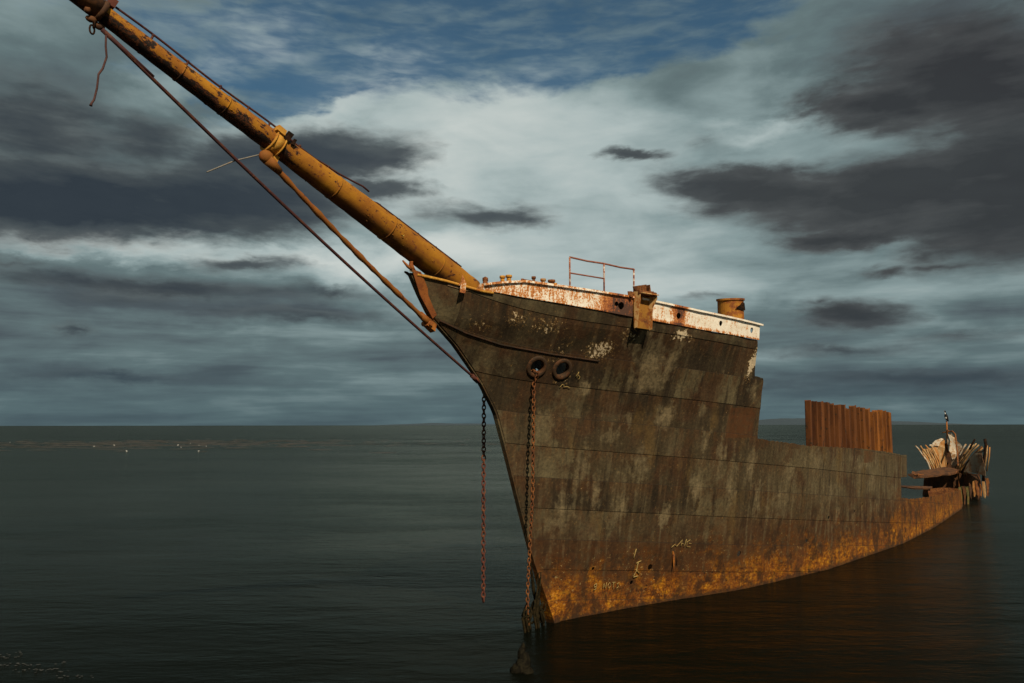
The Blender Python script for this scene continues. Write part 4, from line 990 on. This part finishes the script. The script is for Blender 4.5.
for k in range(9):
    f = k / 8; x = 36.1 + 2.2 * f; y = -2.15 - 1.0 * f; zt_ = 1.0 + .35 * f + r3.uniform(-.15, .12); zb = (-.2 if k < 3 else .25 + r3.uniform(0, .2))
    mb = MB(); w_ = r3.uniform(.05, .12)
    mb.plate([sx(p) for p in ragged(((x - .02, y + w_, zt_), (x, y - w_ + .03, zt_ + r3.uniform(-.1, .1)), (x + .05, y - w_ * .7, (zt_ + zb) / 2), (x, y - w_ * .3, zb), (x, y + w_ * .6, zb + .1)), .05, 2)], (1, .2, .1), .03)
    mb.build('torn_strip', M[('green_weed', 'stern_dark', 'green_weed', 'stern_dark', 'stern_tan', 'rust', 'rust_orange', 'stern_tan', 'rust')[k]], stern)

# ------------------------------------------------------------------ birds
def bird_on_post():
    b0 = W((45.02, 0, 4.70)); t = empty('cormorant', b0, R(200))
    tag(t, 'black and white cormorant perched upright on the post of the broken stern', 'bird')
    mb = MB(); prof = [(-.16, .02, .03), (-.08, .10, .07), (-.02, .2, .105), (.02, .33, .115), (.05, .45, .085), (.07, .55, .045), (.075, .63, .042), (.09, .68, .05), (.12, .70, .032), (.15, .70, .012)]
    mb.tube([(x, 0, z) for x, z, r_ in prof], [r_ for *_, r_ in prof], 12)
    mb.build('body', M['black_bird'], t)
    mb = MB(); mb.ico((.075, 0, .28), .085, 2, (.62, .95, 1.7)); mb.ico((.10, 0, .52), .045, 2, (.7, .9, 2.0)); mb.build('breast', M['white_bird'], t)
    mb = MB(); mb.tube([(.14, 0, .70), (.2, 0, .695), (.215, 0, .68)], [.012, .008, .003], 6); mb.build('bill', M['bill'], t)
    mb = MB()
    for s_ in (-1, 1): mb.tube([(0, .04 * s_, .12), (.01, .04 * s_, .01)], .012, 5); mb.box((.03, .04 * s_, .012), (.09, .05, .012))
    mb.build('feet', M['black_bird'], t)
bird_on_post()

def gull_body(mb, wings=False):
    prof = [(-.24, .10, .012), (-.15, .095, .05), (-.02, .085, .085), (.10, .10, .075), (.17, .15, .045), (.20, .20, .045), (.235, .215, .04), (.27, .205, .018)]
    mb.tube([(x, 0, z) for x, z, r_ in prof], [r_ for *_, r_ in prof], 10)
t = empty('flying_gull', (28.9 * 2.2, 53.2 * 2.2, 5.15), R(150)); tag(t, 'tiny white gull flying low over the horizon beside the stern post', 'bird')
mb = MB(); gull_body(mb)
mb.build('body', M['white_bird'], t)
for s_ in (-1, 1):
    mb = MB(); mb.plate([(.08, .05 * s_, .12), (.12, .28 * s_, .24), (.02, .62 * s_, .20), (-.05, .60 * s_, .19), (-.02, .28 * s_, .22), (-.08, .05 * s_, .12)], (0, 0, 1), .015); mb.build('wing', M['white_bird'], t)
proto = None
for X, Y in [(-135.2, 216.0), (-90.1, 172.9), (-90.0, 181.5), (-67.1, 139.8), (-91.8, 213.5), (-75.6, 181.5), (-68.1, 165.1), (-80.9, 201.7), (-70.8, 181.5), (-54.6, 139.8), (-65.9, 172.9)]:
    if proto is None:
        mb = MB(); gull_body(mb); mb.ico((-.08, 0, .13), .08, 2, (2.0, .75, .5)); g = proto = mb.build('gull', M['white_bird'])
    else:
        g = proto.copy(); C.objects.link(g)
    g.location = (X, Y, -.02); g.rotation_euler = (0, 0, random.uniform(0, 6.28)); s_ = random.uniform(.6, .95); g.scale = (s_, s_, s_)
    tag(g, 'tiny white gull afloat by the far brown kelp patch', 'bird', 'gulls resting on the water by the far kelp')

# far floating kelp: brown mats just breaking the surface
mb = MB(); r3 = random.Random(21)
def mat_kelp():
    m, t, b = material('floating_kelp'); n = t.noise(objco(t), .6, 5)
    t.put(b.inputs['Base Color'], t.mix(n, (.020, .014, .007), (.042, .030, .014))); b.inputs['Roughness'].default_value = .6; return m
for k in range(420):
    X, Y = r3.gauss(-90, 34), r3.gauss(200, 26)
    if Y < 130: continue
    rx, ry = r3.uniform(1.0, 5.0), r3.uniform(.5, 2.2); n = 9; vs = [(X, Y, .10)]
    for q in range(n):
        a_ = 2 * math.pi * q / n; w_ = r3.uniform(.6, 1.2); vs.append((X + math.cos(a_) * rx * w_, Y + math.sin(a_) * ry * w_, -.03))
    mb.add(vs, [(0, 1 + q, 1 + (q + 1) % n) for q in range(n)], True)
tag(mb.build('kelp', mat_kelp()), kind='stuff')

# swash foam at the water's edge, lower left
def mat_foam():
    m, t, b = material('foam'); n = t.noise(objco(t), 22, 4)
    t.put(b.inputs['Base Color'], t.mix(n, (.02, .021, .02), (.05, .052, .05))); b.inputs['Roughness'].default_value = .8; return m
mb = MB(); r3 = random.Random(3)
for (X, Y, k, s1, s2) in [(-9.91, 16.22, 22, 0.25, 0.3), (-9.31, 15.62, 26, 0.5, 0.12), (-8.72, 15.25, 34, 0.6, 0.14), (-8.59, 15.75, 8, 0.12, 0.2), (-7.88, 14.9, 14, 0.5, 0.1)]:
    for q in range(k):
        a_, d_ = r3.uniform(0, 6.28), r3.random() ** .6
        r_ = r3.uniform(.004, .018)
        mb.ico((X + math.cos(a_) * d_ * s1, Y + math.sin(a_) * d_ * s2, .005), r_, 1, (2.2, 1.0, .25), .25)
tag(mb.build('foam', mat_foam()), kind='stuff')

# ------------------------------------------------------------------ camera and view
cd = bpy.data.cameras.new('camera'); cd.sensor_width = 36; cd.lens = 36 * 796 / 1024; cd.clip_start = .1; cd.clip_end = 60000
co = bpy.data.objects.new('camera', cd); link(co); co.location = (0, 0, CAMZ)
co.rotation_euler = (R(90) + math.atan(83.5 / 796), 0, 0)
co.rotation_euler.rotate_axis('Z', R(-.08))
S.camera = co
S.view_settings.view_transform = 'Standard'; S.view_settings.look = 'None'; S.view_settings.gamma = 1; S.view_settings.use_curve_mapping = False
S.view_settings.exposure = EXPO = 0.0
S.render.engine = 'CYCLES'
S.cycles.use_denoising = True
S.cycles.max_bounces = 6; S.cycles.diffuse_bounces = 2; S.cycles.glossy_bounces = 3
